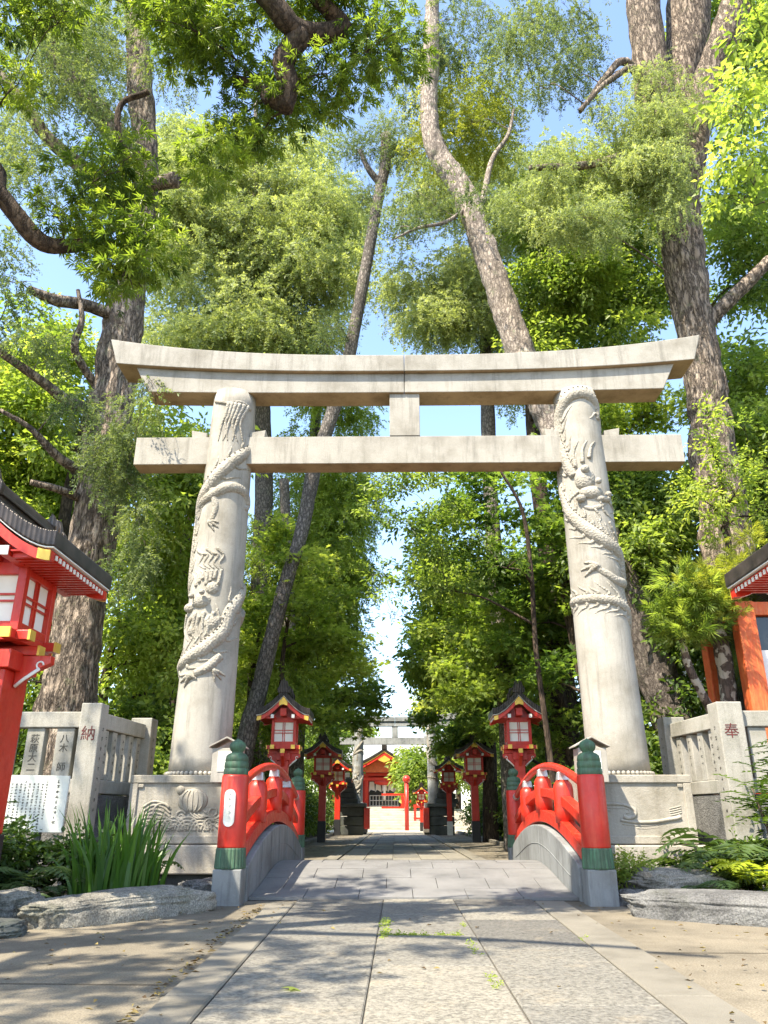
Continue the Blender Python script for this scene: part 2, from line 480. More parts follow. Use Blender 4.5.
def slabmat():
    m, nt, bs, out = nodes('chiselled path slabs')
    co = coords(nt, world=True)
    n1 = N(nt, 'ShaderNodeTexNoise', i_Scale=1.2, i_Detail=8.0, i_Roughness=0.6); L(nt, co, n1.inputs['Vector'])
    at_ = N(nt, 'ShaderNodeAttribute', attribute_name='tint')
    mx = N(nt, 'ShaderNodeMix'); mx.inputs[0].default_value = 0.6
    L(nt, n1.outputs['Fac'], mx.inputs[2]); L(nt, at_.outputs['Fac'], mx.inputs[3])
    c = ramp(nt, mx.outputs[0], [(0.25, (0.115, 0.108, 0.093)), (0.5, (0.165, 0.154, 0.128)), (0.75, (0.225, 0.205, 0.162))]).outputs[0]
    v = N(nt, 'ShaderNodeTexNoise', i_Scale=36.0, i_Detail=4.0, i_Roughness=0.7); L(nt, co, v.inputs['Vector'])
    c = mixc(nt, 1.0, c, ramp(nt, v.outputs['Fac'], [(0.36, (0.52,) * 3), (0.52, (1.0,) * 3), (0.66, (1.25,) * 3)]).outputs[0], 'MULTIPLY')
    n3 = N(nt, 'ShaderNodeTexNoise', i_Scale=3.1, i_Detail=8.0, i_Roughness=0.75); L(nt, co, n3.inputs['Vector'])
    f = ramp(nt, n3.outputs['Fac'], [(0.55, (0, 0, 0)), (0.75, (0.5,) * 3)]).outputs[0]
    c = mixc(nt, f, c, (0.36, 0.29, 0.19))
    L(nt, c, bs.inputs['Base Color'])
    bs.inputs['Roughness'].default_value = 0.8
    bs.inputs['Specular IOR Level'].default_value = 0.3
    bump(nt, bs, v.outputs['Fac'], 0.012, 0.9)
    return m
M['slab'] = slabmat()

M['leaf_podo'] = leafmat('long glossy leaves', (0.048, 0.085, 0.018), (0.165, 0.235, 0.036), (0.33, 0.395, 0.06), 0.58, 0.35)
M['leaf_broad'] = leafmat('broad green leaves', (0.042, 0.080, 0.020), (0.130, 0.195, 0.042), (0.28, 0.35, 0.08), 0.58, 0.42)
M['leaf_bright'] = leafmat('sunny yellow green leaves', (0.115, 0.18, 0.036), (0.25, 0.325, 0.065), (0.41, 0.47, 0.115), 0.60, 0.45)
M['leaf_maple'] = leafmat('maple leaves', (0.045, 0.088, 0.022), (0.135, 0.215, 0.044), (0.285, 0.37, 0.075), 0.60, 0.45)
M['leaf_mid'] = leafmat('fresh green leaves', (0.075, 0.13, 0.032), (0.20, 0.275, 0.06), (0.36, 0.43, 0.10), 0.60, 0.45)
M['leaf_pale'] = leafmat('pale cedar needles', (0.16, 0.205, 0.085), (0.29, 0.34, 0.145), (0.43, 0.47, 0.21), 0.45, 0.6)
M['leaf_cedar'] = leafmat('dark cedar needles', (0.055, 0.088, 0.042), (0.135, 0.182, 0.075), (0.27, 0.315, 0.12), 0.45, 0.6)
M['leaf_yellow'] = leafmat('yellowish needles', (0.16, 0.20, 0.03), (0.27, 0.30, 0.045), (0.40, 0.41, 0.07), 0.5, 0.6)
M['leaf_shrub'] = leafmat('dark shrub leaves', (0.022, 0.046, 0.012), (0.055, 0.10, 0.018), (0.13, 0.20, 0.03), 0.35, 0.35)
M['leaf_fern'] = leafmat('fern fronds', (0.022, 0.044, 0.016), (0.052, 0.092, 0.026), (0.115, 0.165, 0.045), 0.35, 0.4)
M['leaf_lime'] = leafmat('lime fronds', (0.22, 0.28, 0.02), (0.36, 0.42, 0.03), (0.5, 0.55, 0.05), 0.4, 0.4)
M['leaf_iris'] = leafmat('iris blades', (0.028, 0.075, 0.012), (0.065, 0.15, 0.018), (0.13, 0.25, 0.03), 0.4, 0.35)
M['bark_big'] = barkmat('furrowed cedar bark', (0.045, 0.034, 0.026), (0.40, 0.315, 0.235), 8, 1.9, 0.07)
M['bark_grey'] = barkmat('grey scaly bark', (0.06, 0.052, 0.044), (0.28, 0.24, 0.20), 14, 6, 0.03)
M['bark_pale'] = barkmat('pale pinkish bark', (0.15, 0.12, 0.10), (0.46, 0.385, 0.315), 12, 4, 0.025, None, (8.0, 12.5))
M['bark_dark'] = barkmat('dark brown bark', (0.030, 0.022, 0.017), (0.115, 0.082, 0.058), 12, 3, 0.02)
M['bark_mottled'] = barkmat('mottled bark', (0.06, 0.045, 0.035), (0.14, 0.10, 0.075), 12, 4, 0.015, (0.40, 0.345, 0.27))
# ------------------------------------------------------------------ the setting
def glyphs(b, cols, n, step, size, y, rg, th=0.0012):
    """columns of small worn brush strokes, the writing too small or worn to read"""
    for x, ztop in cols:
        z = ztop
        for k in range(n if isinstance(n, int) else rg.randint(*n)):
            for q in range(rg.randint(3, 5)):
                w, h = (rg.uniform(.5, .95), rg.uniform(.08, .13)) if rg.random() < .55 else (rg.uniform(.08, .13), rg.uniform(.4, .9))
                b.box((x + rg.uniform(-.22, .22) * size * (w < .3), y, z + rg.uniform(-.36, .36) * size * (h < .3)), (w * size, th, h * size), (0, rg.uniform(-.25, .25), 0))
            z -= step
CX = 0.20                               # the approach's centre line
def ground():
    xs = sorted(set([-900, -300, -90, -40, -20, -12] + [round(-9 + 0.6 * i, 2) for i in range(31)] + [12, 20, 40, 90, 300, 900]))
    ys = sorted(set([-900, -300, -90, -30, -12] + [round(-6 + 0.6 * i, 2) for i in range(40)] + [20, 26, 34, 44, 60, 100, 300, 900]))
    def h(x, y):
        if 10.7 < y < 14.5 and abs(x - CX) < 4.1:
            e = min(1, (y - 10.7) / 0.5, (14.5 - y) / 0.5, (4.1 - abs(x - CX)) / 0.4)
            return -0.75 * max(0, e)
        return 0.0
    vs = [(x, y, h(x, y)) for y in ys for x in xs]
    n = len(xs)
    b = MB()
    b.add(vs, [(j * n + i, j * n + i + 1, (j + 1) * n + i + 1, (j + 1) * n + i) for j in range(len(ys) - 1) for i in range(n - 1)], smooth=True)
    tag(b.build('ground', M['ground']), kind='structure')
ground()

rng = random.Random(4)
def soil_sheet(poly, z):
    b = MB(); b.add([(x, y, z) for x, y in poly], [tuple(range(len(poly)))])
    tag(b.build('soil', M['soil']), kind='structure')
soil_sheet([(-14, 7.9), (-3.3, 8.0), (-2.5, 8.6), (-1.98, 9.4), (-1.98, 10.7), (-14, 10.7)], 0.006)
soil_sheet([(14, 7.8), (2.9, 8.0), (2.42, 9.1), (2.38, 10.7), (14, 10.7)], 0.006)
soil_sheet([(-40, 14.6), (-3.75, 14.6), (-3.4, 46), (-40, 46)], 0.006)
soil_sheet([(40, 14.6), (4.15, 14.6), (3.8, 46), (40, 46)], 0.006)
soil_sheet([(-40, 10.9), (-4.2, 10.9), (-4.2, 14.3), (-40, 14.3)], 0.006)
soil_sheet([(40, 10.9), (4.65, 10.9), (4.65, 14.3), (40, 14.3)], 0.006)

# paved path in front of the bridge: kerb stones and three columns of chiselled slabs
def xl(y):                               # inner kerb line, left / right
    return -0.94 - (y - 4.2) * 0.028
def xr(y):
    return 1.33 + (y - 4.2) * 0.037
def slabs():
    b = MB(); tint = []
    base = [(-1.5, -4, 0.003), (1.95, -4, 0.003), (1.95, 9.75, 0.003), (-1.5, 9.75, 0.003)]
    tag_b = MB(); tag_b.add([(xl(-4), -4, 0.003), (xr(-4), -4, 0.003), (xr(9.75), 9.75, 0.003), (xl(9.75), 9.75, 0.003)], [(0, 1, 2, 3)])
    tag(tag_b.build('path_bed', M['mortar']), kind='structure')
    cols = [lambda y: xl(y), lambda y: -0.155 + 0.004 * (y - 4), lambda y: 0.615 + 0.006 * (y - 4), lambda y: xr(y)]
    cuts = [[-4, -1.2, 0.6, 2.2, 3.6, 5.55, 7.7, 9.35, 9.74], [-4, -2, -0.1, 1.9, 3.9, 5.6, 6.9, 8.3, 9.28, 9.74], [-4, -1.7, 0.3, 2.6, 4.5, 6.35, 7.9, 9.05, 9.74]]
    g = 0.004
    for c in range(3):
        for j in range(len(cuts[c]) - 1):
            y0, y1 = cuts[c][j] + g, cuts[c][j + 1] - g
            t = rng.random(); z = 0.016 + rng.random() * 0.005
            e = 0.008
            ptop = [(cols[c](y0) + g + e, y0 + e, z), (cols[c + 1](y0) - g - e, y0 + e, z), (cols[c + 1](y1) - g - e, y1 - e, z), (cols[c](y1) + g + e, y1 - e, z)]
            pm = [(cols[c](y0) + g, y0, z - 0.006), (cols[c + 1](y0) - g, y0, z - 0.006), (cols[c + 1](y1) - g, y1, z - 0.006), (cols[c](y1) + g, y1, z - 0.006)]
            pb = [(x, y, 0.001) for x, y, _ in pm]
            b.add(ptop + pm + pb, [(0, 1, 2, 3)] + [(4 + i, 4 + (i + 1) % 4, (i + 1) % 4, i) for i in range(4)] + [(8 + i, 8 + (i + 1) % 4, 4 + (i + 1) % 4, 4 + i) for i in range(4)])
            tint += [t] * 12
    o = b.build('path', M['slab'])
    a = o.data.attributes.new('tint', 'FLOAT', 'POINT'); a.data.foreach_set('value', tint)
    tag(o, kind='structure')
    k = MB()
    for s in (0, 1):
        ys = [-4, -1.6, 0.4, 2.5, 4.7, 6.8, 8.4, 9.3 if s == 0 else 9.5]
        for j in range(len(ys) - 1):
            y0, y1 = ys[j] + 0.004, ys[j + 1] - 0.004
            def lim(y):
                if s == 0: return xl(y) - 0.26 - (0.05 if y > 9 else 0), xl(y) - 0.003
                fl = max(0, y - 8.2) * 0.10
                return xr(y) + 0.003, xr(y) + 0.33 + fl * 0
            a0, a1 = lim(y0); c0, c1 = lim(y1)
            z = 0.021 + rng.random() * 0.003; e = 0.01
            vs = [(a0 + e, y0 + e, z), (a1 - e, y0 + e, z), (c1 - e, y1 - e, z), (c0 + e, y1 - e, z),
                  (a0, y0, z - 0.009), (a1, y0, z - 0.009), (c1, y1, z - 0.009), (c0, y1, z - 0.009)]
            vs += [(x, y, 0.001) for x, y, _ in vs[4:]]
            k.add(vs, [(0, 1, 2, 3)] + [(4 + i, 4 + (i + 1) % 4, (i + 1) % 4, i) for i in range(4)] + [(8 + i, 8 + (i + 1) % 4, 4 + (i + 1) % 4, 4 + i) for i in range(4)])
    tag(k.build('kerb', M['kerb']), kind='structure')
slabs()

jb = MB()
for (xa, ya, xb, yb) in ((-1.28, 5.05, -9, 5.25), (-4.0, -3, -3.75, 7.4), (1.80, 6.2, 9, 6.05)):
    n_ = 14
    for i in range(n_):
        t0, t1 = i / n_, (i + 1) / n_
        dx, dy = xb - xa, yb - ya; l_ = math.hypot(dx, dy); nx, ny = -dy / l_ * .006, dx / l_ * .006
        w0, w1 = [(rng.uniform(-.012, .012)) for _ in (0, 1)]
        p0, p1 = (xa + dx * t0, ya + dy * t0), (xa + dx * t1, ya + dy * t1)
        jb.add([(p0[0] - nx, p0[1] - ny, .004), (p1[0] - nx, p1[1] - ny, .004), (p1[0] + nx, p1[1] + ny, .004), (p0[0] + nx, p0[1] + ny, .004)], [(0, 1, 2, 3)])
tag(jb.build('ground_joint', M['soil']), kind='structure')
# avenue path beyond the bridge
def far_path():
    b = MB(); tint = []
    y0, y1 = 14.75, 46.0
    def ex(y, s): return CX + s * (1.42 - (y - 15) * 0.006)
    fr = [-1, -0.62, -0.18, 0.25, 0.66, 1]
    for c in range(5):
        y = y0
        while y < y1:
            ln = 1.1 + rng.random() * 0.9
            yb = min(y1, y + ln)
            w = lambda yy, f: CX + f * (1.42 - (yy - 15) * 0.006)
            g = 0.008; z = 0.018 + rng.random() * 0.004
            vs = [(w(y, fr[c]) + g, y + g, z), (w(y, fr[c + 1]) - g, y + g, z), (w(yb, fr[c + 1]) - g, yb - g, z), (w(yb, fr[c]) + g, yb - g, z)]
            vs += [(p[0], p[1], 0.003) for p in vs]
            b.add(vs, [(0, 1, 2, 3)] + [(4 + i, 4 + (i + 1) % 4, (i + 1) % 4, i) for i in range(4)])
            tint += [rng.random()] * 8
            y = yb
    o = b.build('avenue_path', M['slab'])
    a = o.data.attributes.new('tint', 'FLOAT', 'POINT'); a.data.foreach_set('value', tint)
    tag(o, kind='structure')
    k = MB()
    for s in (-1, 1):
        y = y0
        while y < y1:
            yb = min(y1, y + 2.2)
            xs = sorted([CX + s * 1.43, CX + s * 1.72])
            k.b2(xs[0], xs[1], y + 0.006, yb - 0.006, 0.001, 0.03)
            y = yb
        y = 15.2
        while y < 45:
            yb = min(45, y + 1.9)
            xa = CX + s * 3.15
            k.b2(xa - 0.07, xa + 0.07, y + 0.01, yb - 0.01, 0.001, 0.10 + 0.02 * rng.random())
            y = yb
    tag(k.build('avenue_kerb', M['kerb'], bevel=0.008), kind='structure')
far_path()

# ------------------------------------------------------------------ the stone torii
def torii(name, label, loc, s, mats, ph=1.42, dragons=True):
    root = thing(name, label, 'torii gate', loc, 0, None, s)
    mt, mu = mats
    hb, ht, rb, rt, zt = 3.10, 3.00, 0.445, 0.365, 7.80
    def ax(sd, z):
        t = (z - ph) / (zt - ph)
        return sd * (hb + (ht - hb) * t), rb + (rt - rb) * t
    for sd in (-1, 1):
        p = MB(); n = 26
        zz = [ph + (zt - ph) * i / n for i in range(n + 1)]
        p.tube([(ax(sd, z)[0], 0, z) for z in zz], [ax(sd, z)[1] * (1 + 0.012 * math.sin(math.pi * i / n)) for i, z in enumerate(zz)], 56)
        po = p.build('pillar', mt, root)
        rg = MB()
        for k in range(44):
            a = 2 * math.pi * k / 44
            rg.ball((sd * hb + 0.47 * math.cos(a), 0.47 * math.sin(a), ph + 0.035), 0.032, 6, 5)
        rg.build('bead_ring', mt, po)
        dragon(sd, ax, po, (CX, 12.05, 0))
        # plinth
        q = MB(); x0 = sd * hb
        q.b2(x0 - 0.75, x0 + 0.75, -0.75, 0.75, 0.53, ph - 0.003)
        pl = q.build('plinth', M['plinth'], root, bevel=0.015)
        fr = MB(); yf = -0.75
        for (a, b_, c, d) in ((-0.75, 0.75, 1.31, ph - 0.006), (-0.75, 0.75, 0.54, 0.64), (-0.75, -0.64, 0.645, 1.305), (0.64, 0.75, 0.645, 1.305)):
            fr.b2(x0 + a, x0 + b_, yf - 0.028, yf + 0.02, c, d)
        for cxs in (-1, 1):
            fr.box((x0 + cxs * 0.60, yf - 0.008, 1.275), (0.075, 0.03, 0.05))
        fr.build('panel_frame', M['plinth'], pl, bevel=0.01)
        if dragons: panel_relief(sd, x0, yf, pl)
        st = MB()
        st.b2(x0 - 0.86, x0 + 0.86, -0.86, 0.86, 0.17, 0.527)
        st.build('plinth_step', M['plinth'], root, bevel=0.018)
        fd = MB(); fd.b2(x0 - 0.78, x0 + 0.78, -0.78, 0.78, -1.1, 0.168)
        fd.build('foundation', M['dark_stone'], root)
    # lintel: kasagi over shimaki, in two halves that meet over the strut
    ez = lambda x: abs(x / 5.3) ** 2.6
    for nm, half_t, half_b, d, ztop, zbot in (('upper_lintel', 5.24, 5.08, 0.33, lambda x: 8.46 + 0.38 * ez(x), lambda x: 8.13 + 0.22 * ez(x)),
                                              ('lower_lintel', 4.74, 4.50, 0.245, lambda x: 8.128 + 0.22 * ez(x), lambda x: 7.75 + 0.07 * ez(x))):
        for sd in (-1, 1):
            b = MB(); n = 22
            tp = [(sd * (0.004 + (half_t - 0.004) * i / n), 0) for i in range(n + 1)]
            tp = [(x, ztop(x)) for x, _ in tp]
            bt = [(sd * (0.004 + (half_b - 0.004) * i / n), 0) for i in range(n + 1)]
            bt = [(x, zbot(x)) for x, _ in bt]
            b.strip(tp, bt, -d, d)
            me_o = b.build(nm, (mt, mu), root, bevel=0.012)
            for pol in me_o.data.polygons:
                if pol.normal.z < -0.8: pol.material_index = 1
    b = MB()
    for x0, x1 in ((-4.60, -hb + 0.2), (-hb + 0.2, hb - 0.2), (hb - 0.2, 4.70)):
        b.b2(x0 + 0.001, x1 - 0.001, -0.19, 0.19, 6.42, 6.93)
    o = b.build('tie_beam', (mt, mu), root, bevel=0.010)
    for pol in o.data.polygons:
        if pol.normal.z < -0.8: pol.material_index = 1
    b = MB(); b.b2(-0.26, 0.26, -0.20, 0.20, 6.932, 7.748)
    b.build('centre_strut', mt, root, bevel=0.01)
    for sd in (-1, 1):
        for e in (-1, 1):
            b = MB()
            xa = sd * 3.03 + e * 0.37; xb = sd * 3.03 + e * 0.62
            b.prism([(xa, 6.933), (xb, 6.933), (xb + e * 0.02, 7.07), (xa, 7.02)] if e > 0 else [(xb, 6.933), (xa, 6.933), (xa, 7.02), (xb - 0.02, 7.07)], -0.17, 0.17)
            b.build('wedge', mt, root, bevel=0.006)
    return root

def dragon(sd, ax, pillar, loc):
    """carved dragon wound round a pillar: body coils, mane, head, legs and claws standing out of the shaft"""
    def surf(a, z, out=0.0):
        x, r_ = ax(sd, z)
        return Vector((x + (r_ + out) * math.sin(a), -(r_ + out) * math.cos(a), z))
    def pz(px, py):
        z = at(px, py, loc[1] - 0.4).z
        if sd < 0: cxp = 242 - (py - 390) * 42 / 385
        else: cxp = 575.5 + (py - 388) * 41.5 / 387
        hw = 20.5 + (py - 390) * 8.5 / 385
        q = max(-0.995, min(0.995, (px - cxp) / hw))
        return (math.asin(q), z)
    b = MB()
    def coil(pts, n=10, spine=True, sides=14, emb=-0.38):
        sp = spline(pts, n)
        P3 = [surf(p[0], p[1], p[2] * emb) for p in sp]
        b.tube(P3, [max(0.012, p[2] * .9) for p in sp], sides)
        if spine:
            for i in range(1, len(sp) - 1, 2):
                p = sp[i]; t = (P3[i + 1] - P3[i - 1]).normalized()
                nrm = Vector((math.sin(p[0]), -math.cos(p[0]), 0))
                side = t.cross(nrm)
                if side.z < 0: side = -side
                c = P3[i] + (nrm * 0.6 + side * 0.75).normalized() * p[2] * 0.82
                s_ = p[2] * 0.30
                b.add([c - t * s_ - nrm * s_ * .6, c + t * s_ - nrm * s_ * .6, c + (nrm * .6 + side * .8) * s_ + t * s_ * .5, c + nrm * s_ * .4],
                      [(0, 1, 2), (0, 3, 1), (1, 3, 2), (0, 2, 3)])
    fr = random.Random(40 + sd)
    def flames(pts, n=8, every=5, ln=.26):
        sp = spline(pts, n)
        for i in range(2, len(sp) - 2, every):
            for e in (-1, 1):
                if sp[i][1] > 7.35: continue
                p, q = sp[i], sp[i + 1]
                rr = 0.42
                da, dz_ = (q[0] - p[0]) * rr, q[1] - p[1]
                d_ = math.hypot(da, dz_) or 1
                ta, tz = da / d_, dz_ / d_; na, nz = -tz * e, ta * e
                l_ = ln * fr.uniform(.6, 1.25); pts_ = []
                for k in range(7):
                    t = k / 6; w_ = p[2] * .7 + l_ * t * .75; bk = -l_ * .9 * t * t + .03 * math.sin(t * 7)
                    pts_.append((p[0] + (na * w_ + ta * bk) / rr, p[1] + nz * w_ + tz * bk))
                b.tube([surf(a, z, -.004) for a, z in pts_], [.036 - .026 * k / 6 for k in range(7)], 6)
    _coil = coil
    def coil(pts, n=10, spine=True, **kw):
        _coil(pts, n, spine, **kw)
        if spine: flames(pts)
    def strand(lst, r0=0.03, r1=0.008, out=0.0):
        sp = spline([pz(x, y) for x, y in lst], 6)
        k = len(sp)
        b.tube([surf(p[0], p[1], out) for p in sp], [r0 + (r1 - r0) * i / (k - 1) for i in range(k)], 6)
    def claw(x, y, dx, dy, sc=1.0):
        for fx, fy in ((dx, dy), (dx * .8 + dy * .6, dy * .8 - dx * .6), (dx * .8 - dy * .6, dy * .8 + dx * .6), (-dx * .4 + dy * .5, -dy * .4 - dx * .3)):
            strand([(x, y), (x + fx * 5 * sc, y + fy * 5 * sc), (x + fx * 10 * sc, y + fy * 9 * sc + 2)], 0.042 * sc, 0.010, 0.01)
    def lump(x, y, r_, sc=(1, 1, 1), out=0.0):
        a, z = pz(x, y)
        b.ball(surf(a, z, out - r_ * .25), r_ * .92, 14, 9, 0, sc)
    if sd < 0:
        T = lambda x, y, r_: (*pz(x, y), r_)
        z0 = pz(250, 449)[1]
        # upper coil comes round the right edge, crosses down to the left and passes behind
        coil([(2.3, z0 + 0.75, .07), (1.75, z0 + .25, .10), T(255, 446, .12), T(238, 465, .14), T(219, 484, .15), T(206, 506, .15), T(200, 532, .14), T(195, 560, .13),
              (-1.75, pz(196, 585)[1], .13), (-2.6, pz(196, 604)[1], .13), (-3.6, pz(196, 618)[1], .13), (-4.5, pz(240, 605)[1], .14)])
        z1 = pz(240, 600)[1]
        coil([(1.9, z1 + 0.35, .12), T(239, 606, .14), T(231, 630, .14), T(214, 648, .14), T(196, 658, .13), T(184, 666, .11), (-1.8, pz(180, 672)[1], .09)])
        # shoulder and fore leg
        coil([T(206, 502, .11), T(222, 494, .12), T(240, 486, .12), T(252, 488, .11), T(255, 498, .085), T(251, 503, .05)], spine=False)
        coil([T(222, 488, .08), T(226, 506, .07), T(222, 520, .05)], spine=False)
        claw(220, 522, .8, .35)
        # mane and tail hair near the top
        for k in range(6):
            x = 236 + k * 3.4
            strand([(x + 4, 402), (x + 1 - k * .4, 414), (x - 3, 422), (x - 5 + (k % 2) * 3, 431), (x - 7 + k * 1.2, 440)], 0.045, 0.010)
        strand([(226, 397), (238, 402), (252, 400), (259, 404)], 0.035, 0.03)
        # body hair, clouds and scales at mid height
        for k in range(5):
            strand([(207 + 5 * k, 548 + (k % 2) * 5), (213 + 5 * k, 555), (209 + 5 * k, 563), (216 + 4 * k, 569)], 0.030, 0.012)
        # head looking left in the lower half
        lump(212, 600, .17, (1.1, .7, .9)); lump(200, 606, .12, (1.3, .8, .8)); lump(222, 588, .13, (1, .7, 1))
        lump(205, 596, .05, out=.10); lump(215, 594, .05, out=.13)
        for k in range(7):
            strand([(206 + 3.5 * k, 585 - (k % 3) * 3), (204 + 4.5 * k, 575 - k), (200 + 5 * k, 568 + k)], 0.035, 0.008)
        for k in range(8):
            strand([(196 + 4.5 * k, 612 + (k % 2) * 4), (192 + 5 * k, 626 + (k % 3) * 3), (197 + 4.6 * k, 640)], 0.04, 0.012)
        lump(220, 622, .13, (1.2, .6, 1.2)); lump(202, 630, .11, (1, .6, 1))
        coil([T(228, 655, .09), T(216, 668, .09), T(204, 674, .075)], spine=False)
        claw(200, 676, -.9, .3, 1.25); claw(222, 671, .6, .7)
    else:
        T = lambda x, y, r_: (*pz(x, y), r_)
        # loop over the top, then down the left edge
        coil([T(594, 416, .06), T(594, 402, .10), T(586, 394, .13), T(574, 392, .14), T(563, 397, .14), T(558, 410, .13), T(559, 428, .13), T(562, 446, .13), T(566, 462, .12), T(571, 474, .1)], n=8)
        # head, horns, jaw, whiskers
        lump(580, 478, .20, (.95, .7, 1.3)); lump(586, 492, .18, (1.2, .7, .8)); lump(596, 498, .13, (1.4, .8, .6)); lump(577, 498, .09, (1, .8, .8), .06)
        lump(590, 483, .06, out=.12); lump(580, 470, .08, out=.08); lump(601, 493, .06, out=.06)
        coil([T(576, 503, .04), T(584, 508, .05), T(594, 506, .05), T(602, 499, .03)], spine=False)
        for k in range(4):
            strand([(566 + k * 6, 470 - k * 4), (562 + k * 8, 455 - k * 3), (566 + k * 8, 440)], 0.04, 0.012)
        strand([(575, 490), (568, 496), (566, 504), (571, 508)], 0.03, 0.008); strand([(603, 499), (609, 506), (604, 512)], 0.03, 0.008)
        strand([(594, 500), (599, 512), (610, 518)], 0.03, 0.01); strand([(588, 508), (594, 517), (592, 524)], 0.03, 0.01)
        # body below the head: from behind the left edge across to the right edge
        z2 = pz(566, 480)[1]
        coil([(-2.0, z2 + .35, .12), T(562, 488, .12), T(568, 508, .13), T(578, 524, .14), T(590, 535, .145), T(602, 543, .145), T(615, 552, .14), T(622, 566, .13), (1.8, pz(622, 582)[1], .12)])
        # leg and open claw
        coil([T(617, 562, .12), T(622, 576, .12), T(612, 580, .10), T(600, 574, .08), T(590, 568, .06)], spine=False)
        claw(590, 566, -.95, .05, 1.35)
        # last turn of the tail
        z3 = pz(600, 600)[1]
        coil([(-2.3, z3 + .05, .07), (-1.6, pz(575, 596)[1], .085), T(580, 597, .095), T(594, 599, .10), T(610, 602, .105), T(622, 608, .105), T(630, 617, .10), (1.9, pz(630, 632)[1], .09), (2.6, pz(630, 650)[1], .06)])
        for k in range(3):
            strand([(603 + 2 * k, 520 + 5 * k), (607 + 3 * k, 528 + 4 * k), (613 + k, 534 + 4 * k)], 0.03, 0.01)
    b.build('dragon_carving', M['carved'], pillar)

def panel_relief(sd, x0, yf, plinth):
    b = MB()
    def ln(pts, r0, r1=None, n=6):
        sp = spline(pts, n); k = len(sp); r1 = r0 if r1 is None else r1
        b.tube([(x0 + p[0], yf + 0.004, p[1]) for p in sp], [r0 + (r1 - r0) * i / (k - 1) for i in range(k)], 7)
    def curl(cx_, cz, r_, turns=1.5, dr=1, a0=0.0, th=0.022):
        pts = []
        for i in range(26):
            t = i / 25; a = a0 + dr * turns * 2 * math.pi * t; q = r_ * (1 - 0.82 * t)
            pts.append((x0 + cx_ + q * math.cos(a), yf + 0.004, cz + q * math.sin(a)))
        b.tube(pts, [th * (1 - 0.5 * i / 25) for i in range(26)], 7)
    if sd < 0:
        # turtle-like creature riding curling waves
        b.ball((x0 + 0.13, yf, 1.08), 0.2, 16, 10, 0, (1.05, .17, .80))
        for k in range(5):                      # shell ribs over the dome
            pts = []
            for i in range(9):
                u = -.85 + 1.7 * i / 8; w_ = (-.7 + .35 * k) * math.sqrt(max(0, 1 - u * u))
                pts.append((x0 + .13 + .21 * w_, yf - .2 * .17 * math.sqrt(max(0.02, 1 - u * u - w_ * w_)), 1.08 + .16 * u))
            b.tube(pts, .011, 6)
        for k in range(5):
            ln([(-0.02 + .05 * k, 1.21 - .03 * k), (0.10 + .05 * k, 1.10 - .04 * k), (.16 + .06 * k, .98 - .02 * k)], .012)
        for k in range(4):
            ln([(.10 + .06 * k, .93 - .012 * k), (.20 + .06 * k, .86), (.34 + .045 * k, .88 + .012 * k)], .018)
        b.ball((x0 - 0.05, yf, 1.22), 0.06, 10, 8, 0, (1, .5, 1))
        for cx_, cz, r_, d in ((-.30, .93, .13, 1), (-.42, .86, .10, -1), (-.02, .88, .08, 1), (.43, .93, .09, -1), (.38, .78, .08, 1), (.50, .80, .06, -1), (-.16, .80, .07, -1)):
            curl(cx_, cz, r_, 1.4, d, 0.4 * d)
        for k in range(6):
            c = -.46 + .18 * k
            for j in range(3):
                r_ = .17 - .045 * j
                ln([(c - r_, .70), (c - r_ * .7, .70 + r_ * .75), (c, .70 + r_), (c + r_ * .7, .70 + r_ * .75), (c + r_, .70)], .016)
        for k in range(4):
            ln([(-.55 + .02 * k, 1.00 - .05 * k), (-.42, 1.07 - .05 * k), (-.28, 1.05 - .05 * k), (-.16, .97 - .05 * k)], .016)
    else:
        # long streaming cloud with one hooked curl
        ln([(-.60, 1.00), (-.45, 1.035), (-.30, 1.04), (-.15, 1.02), (-.05, .96), (-.06, .89), (-.14, .86), (-.21, .88)], .016, .03)
        ln([(-.58, .985), (-.48, .965), (-.38, .955)], .010, .014)
        ln([(-.44, .99), (-.30, .985), (-.17, .985), (-.12, .94), (-.17, .92)], .010, .012)
        ln([(-.26, .835), (-.05, .81), (.2, .815), (.40, .845), (.5, .86), (.56, .88)], .022, .03)
        ln([(-.24, .79), (-.02, .765), (.2, .772), (.36, .79)], .012, .006)
        ln([(-.05, .735), (.1, .73), (.26, .745)], .010, .005)
        for k in range(4):
            ln([(.42, .895 + .028 * k), (.5, .91 + .028 * k), (.58, .93 + .028 * k)], .011, .012)
    b.build('relief_carving', M['plinth'], plinth)

torii('stone_torii', 'tall weathered stone gate with carved dragons wound round both pillars', (CX, 12.05, 0), 1.0, (M['torii'], M['torii_bounce']))
torii('stone_torii', 'smaller grey stone gate standing far down the avenue past the lamps', (0.02, 41.0, 0), 0.615, (M['far_stone'], M['far_stone']), 2.2, dragons=False).scale = (0.612, 0.612, 0.66)

